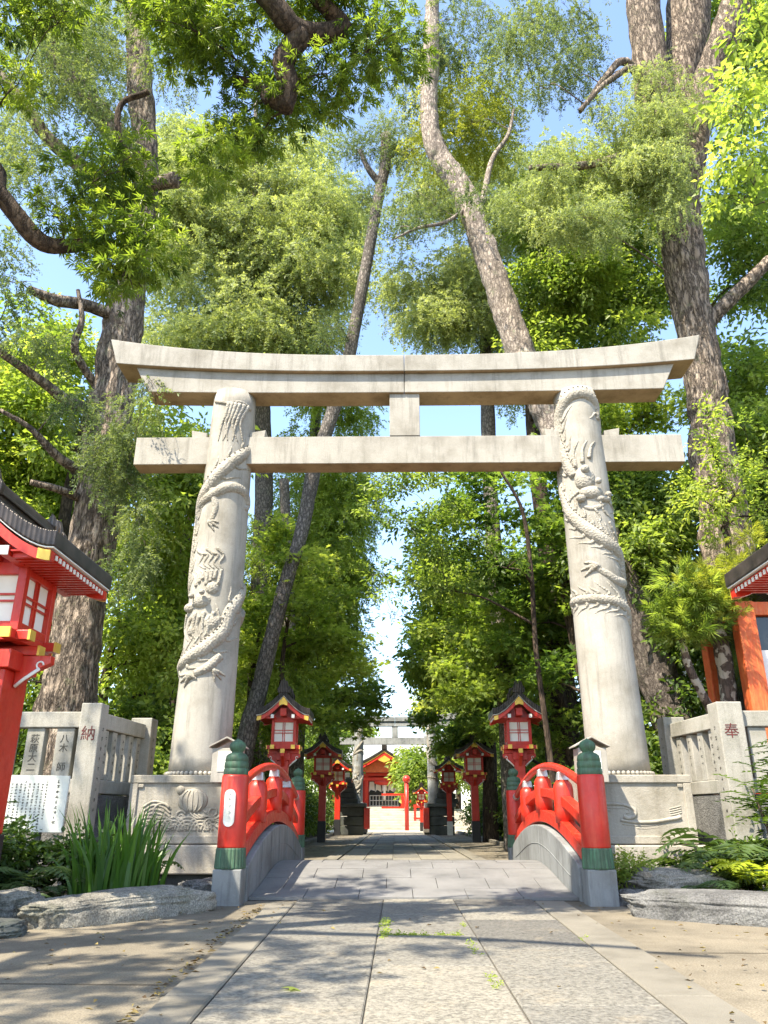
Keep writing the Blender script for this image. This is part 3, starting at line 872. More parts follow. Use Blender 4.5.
# ------------------------------------------------------------------ the arched bridge with its red railings
def bridge():
    root = thing('arched_bridge', 'short arched stone bridge with red lacquered railings and green capped posts', 'bridge', (CX, 12.3, 0))
    Y0, Y1 = -3.0, 3.0
    wi = 1.86                                              # inner half width between the side walls
    def dz(y):                                             # crown of the deck
        t = max(-1, min(1, y / 2.75)); return 0.012 + 0.25 * (0.5 + 0.5 * math.cos(math.pi * t)) ** 0.9
    n = 40
    # deck slabs in running bond, laid over the arch
    b = MB()
    rows = 9
    for r_ in range(rows):
        ya, yb = Y0 + 0.40 + (5.2) * r_ / rows, Y0 + 0.40 + 5.2 * (r_ + 1) / rows
        x = -wi; k = 0
        while x < wi - 0.01:
            w = 0.62 if not (k == 0 and r_ % 2) else 0.31
            xb = min(wi, x + w); k += 1
            g = 0.004; sub = 4
            zo = rng.random() * 0.004
            top = []
            for i in range(sub + 1):
                y = ya + g + (yb - ya - 2 * g) * i / sub
                top += [(x + g, y, dz(y) + zo + 0.02), (xb - g, y, dz(y) + zo + 0.02)]
            m = len(top)
            vs = top + [(p[0], p[1], p[2] - 0.08) for p in top]
            fs = [(2 * i, 2 * i + 1, 2 * i + 3, 2 * i + 2) for i in range(sub)]
            fs += [(2 * i, 2 * i + 2, m + 2 * i + 2, m + 2 * i) for i in range(sub)] + [(2 * i + 1, m + 2 * i + 1, m + 2 * i + 3, 2 * i + 3) for i in range(sub)]
            fs += [(0, m, m + 1, 1), (m - 2, m - 1, 2 * m - 1, 2 * m - 2)]
            b.add(vs, fs)
            x = xb
    b.build('deck', M['deck'], root)
    b = MB()
    vs = []
    ys = [Y0 + 0.38 + 5.24 * i / n for i in range(n + 1)]
    for y in ys: vs += [(-wi - 0.02, y, dz(y) - 0.01), (wi + 0.02, y, dz(y) - 0.01), (-wi - 0.02, y, dz(y) - 0.35), (wi + 0.02, y, dz(y) - 0.35)]
    fs = []
    for i in range(n):
        a = 4 * i; c = a + 4
        fs += [(a, a + 1, c + 1, c), (a + 2, c + 2, c + 3, a + 3), (a, c, c + 2, a + 2), (a + 1, a + 3, c + 3, c + 1)]
    fs += [(0, 2, 3, 1), (4 * n, 4 * n + 1, 4 * n + 3, 4 * n + 2)]
    b.add(vs, fs)
    b.build('deck_slab', M['soil'], root)
    def arch(y, a=2.85):
        t = max(-1, min(1, y / a)); return math.cos(math.pi / 2 * t)
    for sd in (-1, 1):
        xi, xo = sd * (wi + 0.003), sd * (wi + 0.30)
        xm = (xi + xo) / 2
        # stone side wall
        b = MB()
        pts = [Y0 + 0.32 + (5.36) * i / 48 for i in range(49)]
        tz = lambda y: 0.33 + 0.44 * arch(y, 2.75) ** 0.85
        vs = []
        for y in pts:
            bz = dz(y) - 0.16
            vs += [(xi, y, tz(y)), (xo, y, tz(y)), (xi, y, bz), (xo, y, bz - 0.2)]
        fs = []
        for i in range(48):
            a = 4 * i; c = a + 4
            fs += [(a, a + 1, c + 1, c), (a + 2, c + 2, c + 3, a + 3), (a, c, c + 2, a + 2), (a + 1, a + 3, c + 3, c + 1)]
        fs += [(0, 2, 3, 1), (192, 193, 195, 194)]
        b.add(vs, fs)
        wl = b.build('side_wall', M['bridge'], root, bevel=0.015)
        j = MB()
        for y in (-1.75, -1.0, -0.2, 0.6, 1.5):
            j.box((xi - sd * 0.0015, y, (tz(y) + dz(y)) / 2 + 0.03), (0.006, 0.007, tz(y) - dz(y) - 0.06))
        sp = [(xi - sd * 0.0015, y, dz(y) + 0.16 + 0.10 * arch(y)) for y in pts[4:-4]]
        j.tube(sp, 0.005, 5)
        j.build('joint', M['bridge'], wl)
        # lower and middle curved beams, top handrail
        for nm, f, w, h in (('lower_beam', lambda y: 0.45 + 0.44 * arch(y, 2.72) ** 0.85, 0.17, 0.16), ('middle_beam', lambda y: 0.80 + 0.41 * arch(y, 2.75) ** 0.9, 0.13, 0.12)):
            b = MB()
            vs = []
            pp = [Y0 + 0.32 + 5.36 * i / 40 for i in range(41)]
            for y in pp:
                z = f(y)
                vs += [(xm - w / 2, y, z + h / 2), (xm + w / 2, y, z + h / 2), (xm - w / 2, y, z - h / 2), (xm + w / 2, y, z - h / 2)]
            fs = []
            for i in range(40):
                a = 4 * i; c = a + 4
                fs += [(a, a + 1, c + 1, c), (a + 2, c + 2, c + 3, a + 3), (a, c, c + 2, a + 2), (a + 1, a + 3, c + 3, c + 1)]
            fs += [(0, 2, 3, 1), (160, 161, 163, 162)]
            b.add(vs, fs)
            b.build(nm, M['red'], root, bevel=0.008)
        hz = lambda y: 1.20 + 0.37 * arch(y, 2.78) ** 0.9
        hp = [Y0 + 0.17 + 5.66 * i / 44 for i in range(45)]
        b = MB(); b.tube([(xm, y, hz(y)) for y in hp], 0.052, 14)
        hr = b.build('handrail', M['red'], root)
        for ya, yb in ((Y0 + 0.16, Y0 + 0.32), (-Y0 - 0.32, -Y0 - 0.16)):
            b = MB(); b.tube([(xm, ya + (yb - ya) * i / 4, hz(ya + (yb - ya) * i / 4)) for i in range(5)], 0.058, 14)
            b.build('rail_sleeve', M['steel'], hr)
        for y in (-1.45, 0.0, 1.45):
            z0, z1 = 0.45 + 0.44 * arch(y, 2.72) ** 0.85, hz(y)
            b = MB()
            b.lathe([(0.125, z0 + 0.04), (0.13, z0 + 0.2), (0.13, z1 - 0.24), (0.115, z1 - 0.18), (0.075, z1 - 0.135)], (xm, y, 0), 24)
            bo = b.build('baluster', M['red'], root)
            b = MB(); b.box((xm, y, z1 - 0.085), (0.15, 0.15, 0.105), taper=0.82)
            b.build('rail_bracket', M['steel'], bo, bevel=0.008)
        # end posts
        for y, e in ((Y0, -1), (-Y0, 1)):
            b = MB(); b.box((xm, y, -0.12), (0.31, 0.31, 0.945))
            b.build('post_base', M['bridge'], root, bevel=0.012)
            b = MB(); b.lathe([(0.152, 0.56), (0.155, 0.58), (0.152, 1.30), (0.145, 1.325)], (xm, y, 0), 36)
            po = b.build('post', M['red'], root)
            b = MB()
            prof = []
            nf = 72
            vs = []
            for z, r_ in ((0.355, 0.168), (0.37, 0.172), (0.55, 0.164), (0.565, 0.158)):
                for k in range(nf):
                    rr = r_ * (1 - (0.035 if k % 3 == 0 else 0.0))
                    a = 2 * math.pi * k / nf
                    vs.append((xm + rr * math.cos(a), y + rr * math.sin(a), z))
            fs = [(i * nf + k, i * nf + (k + 1) % nf, (i + 1) * nf + (k + 1) % nf, (i + 1) * nf + k) for i in range(3) for k in range(nf)]
            fs += [tuple(range(nf - 1, -1, -1)), tuple(3 * nf + k for k in range(nf))]
            b.add(vs, fs)
            b.build('post_foot', M['green'], po)
            b = MB()
            b.lathe([(0.135, 1.32), (0.140, 1.325), (0.140, 1.385), (0.132, 1.39), (0.132, 1.40), (0.136, 1.405), (0.135, 1.46), (0.127, 1.465), (0.127, 1.475), (0.131, 1.48), (0.122, 1.53), (0.095, 1.555), (0.066, 1.565),
                     (0.062, 1.575), (0.078, 1.59), (0.092, 1.62), (0.094, 1.645), (0.082, 1.675), (0.05, 1.70), (0.015, 1.715), (0.004, 1.725)], (xm, y, 0), 28)
            b.build('finial', M['green'], po)
            if sd < 0 and e < 0:
                b = MB(); vs = []
                w, z0, z1 = 0.062, 0.78, 1.17
                ol = [(w * math.cos(math.pi * k / 10), z1 - w + w * math.sin(math.pi * k / 10)) for k in range(11)] + [(w * math.cos(math.pi + math.pi * k / 10), z0 + w + w * math.sin(math.pi + math.pi * k / 10)) for k in range(11)]
                m = len(ol)
                for out in (0.150, 0.166):
                    for x, z in ol: vs.append((xm - 0.02 + x, y - math.sqrt(max(0, out ** 2 - (x - 0.02) ** 2)), z))
                b.add(vs, [tuple(range(m, 2 * m))] + [(i, (i + 1) % m, m + (i + 1) % m, m + i) for i in range(m)])
                pq = b.build('name_plate', M['board'], po)
                b = MB(); glyphs(b, [(xm - 0.02, 1.13)], 5, 0.062, 0.044, y - 0.167, random.Random(8))
                b.build('engraving', M['steel'], pq)
bridge()
# ------------------------------------------------------------------ red avenue lanterns
def lantern(name='lantern_post', post_w=0.26, foot=0.70, foot_mat='blackp'):
    root = thing(name, '', 'lantern')
    b = MB(); b.box((0, 0, (foot + 2.02) / 2), (post_w, post_w, 2.02 - foot))
    b.build('post', M['red'], root, bevel=0.012)
    b = MB(); b.box((0, 0, foot / 2 - 0.03), (post_w + 0.03, post_w + 0.03, foot + 0.055))
    b.build('post_foot', M[foot_mat], root, bevel=0.01)
    # flared bracket under the light box
    b = MB()
    hw = post_w / 2
    for ax_ in (0, 1):
        for sd in (-1, 1):
            poly = [(sd * (hw + 0.002), 1.88), (sd * (hw + 0.16), 2.02), (sd * (hw + 0.30), 2.09), (sd * (hw + 0.30), 2.16), (sd * (hw + 0.002), 2.16)]
            if ax_ == 0: b.prism(poly, -0.045, 0.045)
            else:
                k = len(b.v); b.prism(poly, -0.045, 0.045)
                b.v[k:] = [(v[1], v[0], v[2]) for v in b.v[k:]]
    b.box((0, 0, 2.10), (post_w + 0.10, post_w + 0.10, 0.16))
    br = b.build('bracket', M['red'], root, bevel=0.006)
    for sd in (-1, 1):
        b = MB()
        b.tube([(sd * (hw + 0.02), -0.049, 1.89), (sd * (hw + 0.09), -0.049, 1.955), (sd * (hw + 0.215), -0.049, 2.045)], 0.016, 6)
        for k in range(1):
            pts = [(sd * (hw + 0.215 + 0.03 * math.cos(t)), -0.049, 2.075 + 0.03 * math.sin(t)) for t in [0.5 * i for i in range(10)]]
            b.tube(pts, 0.009, 5)
        b.build('scroll', M['white'], br)
    b = MB()
    b.b2(-0.41, 0.41, -0.055, 0.055, 2.163, 2.245); b.b2(-0.055, 0.055, -0.41, -0.057, 2.163, 2.245); b.b2(-0.055, 0.055, 0.057, 0.41, 2.163, 2.245)
    for sd in (-1, 1):
        b.b2(-0.43, 0.43, sd * 0.27 - 0.05, sd * 0.27 + 0.05, 2.248, 2.33)
        b.b2(sd * 0.27 - 0.05, sd * 0.27 + 0.05, -0.43, -0.322, 2.25, 2.328); b.b2(sd * 0.27 - 0.05, sd * 0.27 + 0.05, 0.322, 0.43, 2.25, 2.328)
        b.b2(sd * 0.27 - 0.05, sd * 0.27 + 0.05, -0.218, 0.218, 2.25, 2.328)
    sl_ = b.build('sill', M['red'], root, bevel=0.005)
    b = MB()
    for sx in (-1, 1):
        for sy in (-1, 1):
            b.box((sx * 0.432, sy * 0.27, 2.289), (0.022, 0.106, 0.088)); b.box((sx * 0.27, sy * 0.432, 2.289), (0.106, 0.022, 0.088))
        b.box((sx * 0.412, 0, 2.204), (0.02, 0.116, 0.088)); b.box((0, sx * 0.412, 2.204), (0.116, 0.02, 0.088))
    b.build('gold_trim', M['gold'], sl_)
    # light box: frame, muntins, paper panes on four sides
    b = MB()
    for sx in (-1, 1):
        for sy in (-1, 1): b.box((sx * 0.285, sy * 0.285, 2.635), (0.075, 0.075, 0.61))
    for s_ in (-1, 1):
        for z, h in ((2.37, 0.08), (2.885, 0.11)):
            b.box((0, s_ * 0.285, z), (0.493, 0.06, h)); b.box((s_ * 0.285, 0, z), (0.06, 0.493, h))
    bx = b.build('light_box', M['red'], root, bevel=0.005)
    b = MB()
    for s_ in (-1, 1):
        for z in (2.595, 2.655):
            b.box((0, s_ * 0.285, z), (0.493, 0.024, 0.016)); b.box((s_ * 0.285, 0, z), (0.024, 0.493, 0.016))
        for x in (-0.024, 0.024):
            b.box((x, s_ * 0.285, 2.62), (0.016, 0.02, 0.42)); b.box((s_ * 0.285, x, 2.62), (0.02, 0.016, 0.42))
    b.build('muntin', M['red'], bx)
    for s_, a in ((-1, 0), (1, 0), (-1, 1), (1, 1)):
        b = MB()
        if a == 0: b.box((0, s_ * 0.268, 2.62), (0.49, 0.008, 0.42))
        else: b.box((s_ * 0.268, 0, 2.62), (0.008, 0.49, 0.42))
        b.build('pane', M['paper'], bx)
    # gabled roof with swept eaves, ridge along the depth
    n = 20
    def rz(x):
        t = abs(x) / 0.70
        return 2.95 + 0.44 * (1 - t) ** 1.6 + 0.05 * max(0, t - 0.75) * 4 * (t - 0.75)
    xs = [-0.70 + 1.4 * i / n for i in range(n + 1)]
    b = MB(); b.strip([(x, rz(x) + 0.14) for x in xs], [(x, rz(x)) for x in xs], -0.70, 0.70)
    rf = b.build('roof', M['roof'], root, bevel=0.01)
    b = MB(); b.strip([(x * 0.985, rz(x) - 0.003) for x in xs], [(x * 0.985, rz(x) - 0.014) for x in xs], -0.685, 0.685)
    b.build('eave_edge', M['white'], rf)
    for sy in (-1, 1):
        b = MB(); ya, yb = sorted((sy * 0.60, sy * 0.672))
        b.strip([(x * 0.96, rz(x) - 0.032) for x in xs], [(x * 0.96, rz(x) - 0.032 - 0.105 + 0.03 * abs(x)) for x in xs], ya, yb)
        bb = b.build('barge_board', M['red'], rf)
        b = MB()
        ya, yb = sorted((sy * 0.674, sy * 0.690))
        for sx in (-1, 1):
            e = [sx * (0.56 + 0.11 * i / 5) for i in range(6)]
            b.strip([(x, rz(x) - 0.034) for x in e], [(x, rz(x) - 0.125) for x in e], ya, yb)
        e = [-0.11 + 0.22 * i / 8 for i in range(9)]
        b.strip([(x, rz(x) - 0.034) for x in e], [(x, rz(x) - 0.20 + abs(x) * 0.7) for x in e], ya, yb)
        b.build('gold_trim', M['gold'], bb)
        b = MB(); b.box((0, sy * 0.44, 3.03), (0.16, 0.30, 0.16)); b.box((-0.27, sy * 0.49, 2.93), (0.075, 0.38, 0.075)); b.box((0.27, sy * 0.49, 2.93), (0.075, 0.38, 0.075))
        b.build('purlin', M['red'], rf, bevel=0.004)
        b = MB(); b.box((-0.27, sy * 0.683, 2.93), (0.08, 0.012, 0.08)); b.box((0.27, sy * 0.683, 2.93), (0.08, 0.012, 0.08))
        b.build('purlin_cap', M['white'], rf)
    b = MB(); b.prism([(-0.30, 2.942), (0.30, 2.942), (0.0, 3.30)], -0.30, 0.30)
    b.build('gable_wall', M['red_dark'], rf)
    b = MB(); w = MB()
    for sx in (-1, 1):
        b.b2(*sorted((sx * 0.32, sx * 0.655)), -0.67, 0.67, 2.927, 2.939)
        for k in range(16):
            y = -0.60 + 1.2 * k / 15
            b.box((sx * 0.485, y, 2.905), (0.33, 0.035, 0.04)); w.box((sx * 0.654, y, 2.905), (0.010, 0.036, 0.041))
    ra = b.build('rafters', M['red'], rf)
    w.build('rafter_tips', M['white'], ra)
    b = MB()
    b.b2(-0.075, 0.075, -0.64, 0.64, 3.45, 3.585); b.tube([(0, -0.66, 3.60), (0, 0.66, 3.60)], 0.055, 10)
    for sx in (-1, 1): b.b2(*sorted((sx * 0.08, sx * 0.10)), -0.62, 0.62, 3.49, 3.52)
    rd = b.build('ridge', M['roof'], rf, bevel=0.008)
    for sy in (-1, 1):
        b = MB()
        ol = [(-.15, 3.44), (.15, 3.44), (.17, 3.53), (.12, 3.60), (.09, 3.70), (.04, 3.71), (0, 3.78), (-.04, 3.71), (-.09, 3.70), (-.12, 3.60), (-.17, 3.53)]
        b.prism(ol, *sorted((sy * 0.645, sy * 0.715)))
        b.build('ridge_ornament', M['roof'], rd, bevel=0.008)
    return root
LG = 'red roofed lantern posts along the approach'
proto = lantern()
plain = lantern('lantern_post', 0.24, 0.62, 'steel')
wide = lantern('lantern_post', 0.46, 0.70)
spots = [
    (wide, (-3.77, 7.25, 0), 1.06, 0, 'big red lantern post cut off by the left edge, in front of the stone fence'),
    (wide, (4.26, 7.25, 0), 1.06, 0, 'red lantern post mostly outside the right edge, only its dark eave showing'),
    (proto, (-2.60, 19.0, 0), (.89, .89, 1.035), 0.02, 'first red lantern beyond the bridge on the left side, behind the left railing'),
    (proto, (2.91, 19.0, 0), (.89, .89, 1.035), -0.03, 'first red lantern beyond the bridge on the right side, behind the right railing'),
    (proto, (-2.62, 29.8, 0), 1.0, 0.03, 'second red lantern on the left of the avenue, black foot beside the path'),
    (proto, (2.88, 29.8, 0), 1.0, 0.0, 'second red lantern on the right of the avenue, its dark foot beside the path'),
    (proto, (-2.72, 39.2, 0), 1.0, 0.0, 'third left lantern, only its red post showing below leaves by the far gate'),
    (plain, (2.62, 40.0, 0), 1.0, 0.0, 'third right lantern with a pale worn foot beside the far gate'),
    (proto, (1.55, 48.5, 0), 0.72, 0.0, 'smallest lantern standing beyond the far gate at the plaza'),
]
used = set()
for src, loc, sc, rz, lab in spots:
    o = src if src.name not in used else copy_tree(src)
    used.add(src.name)
    o.location = loc; o.scale = sc if isinstance(sc, tuple) else (sc,) * 3; o.rotation_euler.z = rz
    tag(o, lab, 'lantern', LG)

# ------------------------------------------------------------------ stone fences beside the gate
def fence(sd, label):
    """sd -1: left side, +1: right side; corner post faces the viewer, one run goes outwards, one runs back beside the gate"""
    cx_ = -4.15 if sd < 0 else 4.53
    root = thing('stone_fence', label, 'fence', (cx_, 10.96, 0))
    g = M['granite']
    def post(x, y, w, h, nm='corner_post'):
        b = MB(); b.box((x, y, h / 2 - 0.3), (w, w, h + 0.6))
        return b.build(nm, g, root, bevel=0.014)
    w0 = 0.285 if sd < 0 else 0.34
    p0 = post(0, 0, w0, 2.335)
    ex, ey = (0.16, 1.75) if sd < 0 else (-0.16, 1.75)
    p1 = post(ex, ey, 0.33, 2.33, 'end_post')
    p2 = post(sd * 2.35, 0.02, 0.33, 2.335, 'outer_post')
    # rails, base walls
    def run(xa, ya, xb, yb, n, bw, tag_):
        dx, dy = xb - xa, yb - ya; ln = math.hypot(dx, dy); a = math.atan2(dy, dx)
        mx_, my = (xa + xb) / 2, (ya + yb) / 2
        b = MB(); b.box((mx_, my, 2.12), (ln, 0.20, 0.21), (0, 0, a))
        b.build('top_rail', g, root, bevel=0.012)
        b = MB(); b.box((mx_, my, 1.26), (ln, 0.19, 0.18), (0, 0, a))
        b.build('bottom_rail', g, root, bevel=0.012)
        b = MB(); b.box((mx_, my, 0.30), (ln, 0.16, 1.72), (0, 0, a))
        b.build('base_wall', M['rock_grey'], root, bevel=0.01)
        outs = []
        for k in range(n):
            t = (k + 0.5) / n
            b = MB(); b.box((xa + dx * t, ya + dy * t, 1.68), (bw, 0.14, 0.655), (0, 0, a))
            outs.append((b.build('baluster', g, root, bevel=0.01), xa + dx * t, ya + dy * t, a))
        return outs
    side = run(0.0 + ex * .1, w0 / 2 + .003, ex * .9, ey - 0.17, 5 if sd < 0 else 4, 0.155, 'side')
    front = run(sd * (w0 / 2 + .002), 0.02, sd * 2.18, 0.02, 5, 0.245, 'front')
    rt = (math.pi / 2, 0, 0)
    text('納' if sd < 0 else '奉', ((0.0 if sd < 0 else -0.02), -w0 / 2 - 0.0025, 1.92 if sd < 0 else 1.94), rt, 0.205, M['redink'], p0)
    if sd < 0:
        names = ['八木　師', '萩原大二']
        for (o, x, y, a), nm in zip(front[:2], names):
            text(vert(nm), (x, y - 0.0725, 1.68), rt, 0.125, M['ink'], o, spacing=0.98)
    # worn names on the narrow balusters of the side run, on the faces turned to the path
    rg = random.Random(11 + sd)
    for o, x, y, a in side:
        b = MB(); glyphs(b, [(0, 0.20)], (4, 5), 0.105, 0.062, 0, rg)
        b.build('engraving', M['ink'], o, (x + (0.072 if sd < 0 else -0.072), y, 1.70), (0, 0, a if sd < 0 else a + math.pi))
    for pp, x, y in ((p0, 0, 0), (p1, ex, ey)):
        b = MB(); glyphs(b, [(0, 0.6)], 9, 0.13, 0.06, 0, rg)
        xo = w0 / 2 + 0.0025 if pp is p0 else 0.1675
        b.build('engraving', M['ink'], pp, (x + (xo if sd < 0 else -xo), y, 1.40), (0, 0, math.pi / 2 if sd < 0 else -math.pi / 2))
fence(-1, 'grey stone fence on the left with one red character on its corner post')
fence(1, 'grey stone fence on the right with a dark red character on its corner post')

def notice_board():
    root = thing('notice_board', 'white notice board of small vertical writing in front of the left stone fence', 'notice board', (-4.95, 10.25, 0), R(-1.5))
    b = MB(); b.box((0, 0, 1.04), (1.74, 0.03, 0.66), (0, R(0.8), 0))
    pn = b.build('panel', M['board'], root, bevel=0.004)
    b = MB()
    for x in (-0.55, 0.55): b.box((x, 0.045, 0.62), (0.07, 0.05, 1.30))
    b.build('leg', M['dark_stone'], root)
    b = MB(); rg = random.Random(3)
    glyphs(b, [(0.745, 1.29)], 9, 0.060, 0.050, -0.0165, rg)
    for k in range(26):
        x = 0.60 - 0.055 * k
        glyphs(b, [(x, 1.29 - (0.03 if k % 5 else 0))], (12, 16), 0.036, 0.033, -0.0165, rg)
    b.build('lettering', M['ink'], pn)
notice_board()

# small roofed spotlight housings behind the bridge posts
def lamp_house(x, y, label, col):
    root = thing('light_housing', label, 'light housing', (x, y, 0), 0, 'small roofed boxes beside the pillar plinths')
    b = MB(); b.b2(-0.19, 0.19, -0.15, 0.15, 1.30, 1.74); b.b2(-0.05, 0.05, -0.05, 0.05, -0.3, 1.345)
    b.build('box', M[col], root, bevel=0.008)
    b = MB(); b.prism([(-0.235, 1.745), (0, 1.865), (0.235, 1.745), (0.235, 1.765), (0, 1.888), (-0.235, 1.765)], -0.19, 0.19)
    b.build('roof', M['granite'], root, bevel=0.004)
    b = MB(); b.b2(-0.11, 0.11, -0.158, -0.152, 1.44, 1.70)
    b.build('opening', M['board'], root)
lamp_house(-2.26, 11.0, 'small roofed box on a stalk behind the left bridge post', 'torii')
lamp_house(2.64, 11.0, 'small roofed box on a stalk behind the right bridge post', 'torii')

# red framed kiosk behind the right fence
def kiosk():
    root = thing('red_kiosk', 'orange red timber kiosk with dark and white panels behind the right stone fence', 'kiosk', (6.68, 13.2, 0))
    for sx in (-1, 1):
        for sy in (-1, 1):
            b = MB(); b.box((sx * 0.98, sy * 0.7, 2.05), (0.30, 0.27, 4.2))
            b.build('corner_post', M['orange'], root, bevel=0.015)
    for z, h, nm in ((2.28, 0.20, 'lower_rail'), (4.04, 0.22, 'upper_rail'), (0.4, 0.2, 'sill')):
        b = MB()
        for sy in (-1, 1): b.box((0, sy * 0.7, z), (1.655, 0.16, h))
        for sx in (-1, 1): b.box((sx * 0.98, 0, z), (0.16, 1.125, h))
        b.build(nm, M['orange'], root, bevel=0.01)
    b = MB(); b.box((0, -0.66, 1.34), (1.655, 0.06, 1.67)); b.box((-0.94, 0, 1.34), (0.06, 1.125, 1.67))
    b.build('skirt_panel', M['red_old'], root)
    b = MB(); b.box((0, -0.66, 3.65), (1.655, 0.03, 0.55)); b.box((-0.95, 0, 3.15), (0.03, 1.125, 1.53))
    b.build('dark_panel', M['darkglass'], root)
    b = MB(); b.box((0, -0.665, 2.88), (1.655, 0.03, 0.985))
    b.build('white_panel', M['white'], root)
    b = MB(); b.prism([(-1.25, 4.16), (0, 4.6), (1.25, 4.16), (1.25, 4.24), (0, 4.72), (-1.25, 4.24)], -0.95, 0.95)
    b.build('roof', M['roof'], root, bevel=0.01)
kiosk()
def store():
    c = at(690, 566, 24)
    root = thing('storehouse', 'pale gable end of a storehouse glimpsed between trees above the right fence', 'building', (c.x + 0.9, 24, 0))
    z = c.z - 0.1
    b = MB(); b.b2(-1.6, 1.6, 0, 3, 0, z - 0.35); b.prism([(-1.6, z - 0.348), (1.6, z - 0.348), (0, z + 0.55)], 0.002, 2.998)
    b.build('wall', M['white'], root)
    b = MB(); b.prism([(-1.9, z - 0.5), (0, z + 0.62), (1.9, z - 0.5), (1.9, z - 0.38), (0, z + 0.76), (-1.9, z - 0.38)], -0.3, 3.3)
    b.build('roof', M['roof'], root)
store()

# ------------------------------------------------------------------ far end: pedestals, stairs, shrine
def pedestal(sd):
    x = -2.1 if sd < 0 else 2.25
    root = thing('stone_pedestal', 'dark tiered stone pedestal at the foot of the far gate, %s pillar' % ('left' if sd < 0 else 'right'), 'pedestal', (x, 40.6, 0), 0, 'pedestals at the far gate')
    b = MB()
    for r_ in range(3): b.b2(-0.60 + 0.006 * (r_ % 2), 0.60, -0.6, 0.6, 0.01 + 0.42 * r_, 0.42 * (r_ + 1) - 0.01)
    b.build('base', M['dark_stone'], root, bevel=0.02)
    b = MB(); b.b2(-0.70, 0.70, -0.7, 0.7, 1.262, 1.42)
    b.build('cap', M['dark_stone'], root, bevel=0.02)
    b = MB()
    for k in range(6):
        w = 0.55 - 0.085 * k
        b.b2(-w + sd * -0.0 + (0.25 * sd), w + (0.25 * sd), -w, w, 1.422 + 0.24 * k, 1.65 + 0.24 * k)
    b.build('tier', M['dark_stone'], root, bevel=0.02)
    xi = -sd * 0.75
    b = MB(); b.b2(xi - 0.14, xi + 0.14, -0.72, -0.44, 0.28, 1.22)
    b.build('gate_stub', M['red'], root, bevel=0.01)
pedestal(-1); pedestal(1)

b = MB()
b.b2(-9, 9, 46.1, 90, -0.4, 0.02)
tag(b.build('plaza', M['pale_step']), kind='structure')
b = MB()
for k in range(9):
    b.b2(-5 - 0.03 * k, 5 + 0.03 * k, 54 + 1.5 * k, 70 + 0.1 * k, 0.022 if k == 0 else 0.02 + 0.165 * k + 0.001, 0.02 + 0.165 * (k + 1))
tag(b.build('stone_stairs', M['pale_step'], bevel=0.02), 'wide pale stone stairs in full sun before the red shrine', 'stairs')

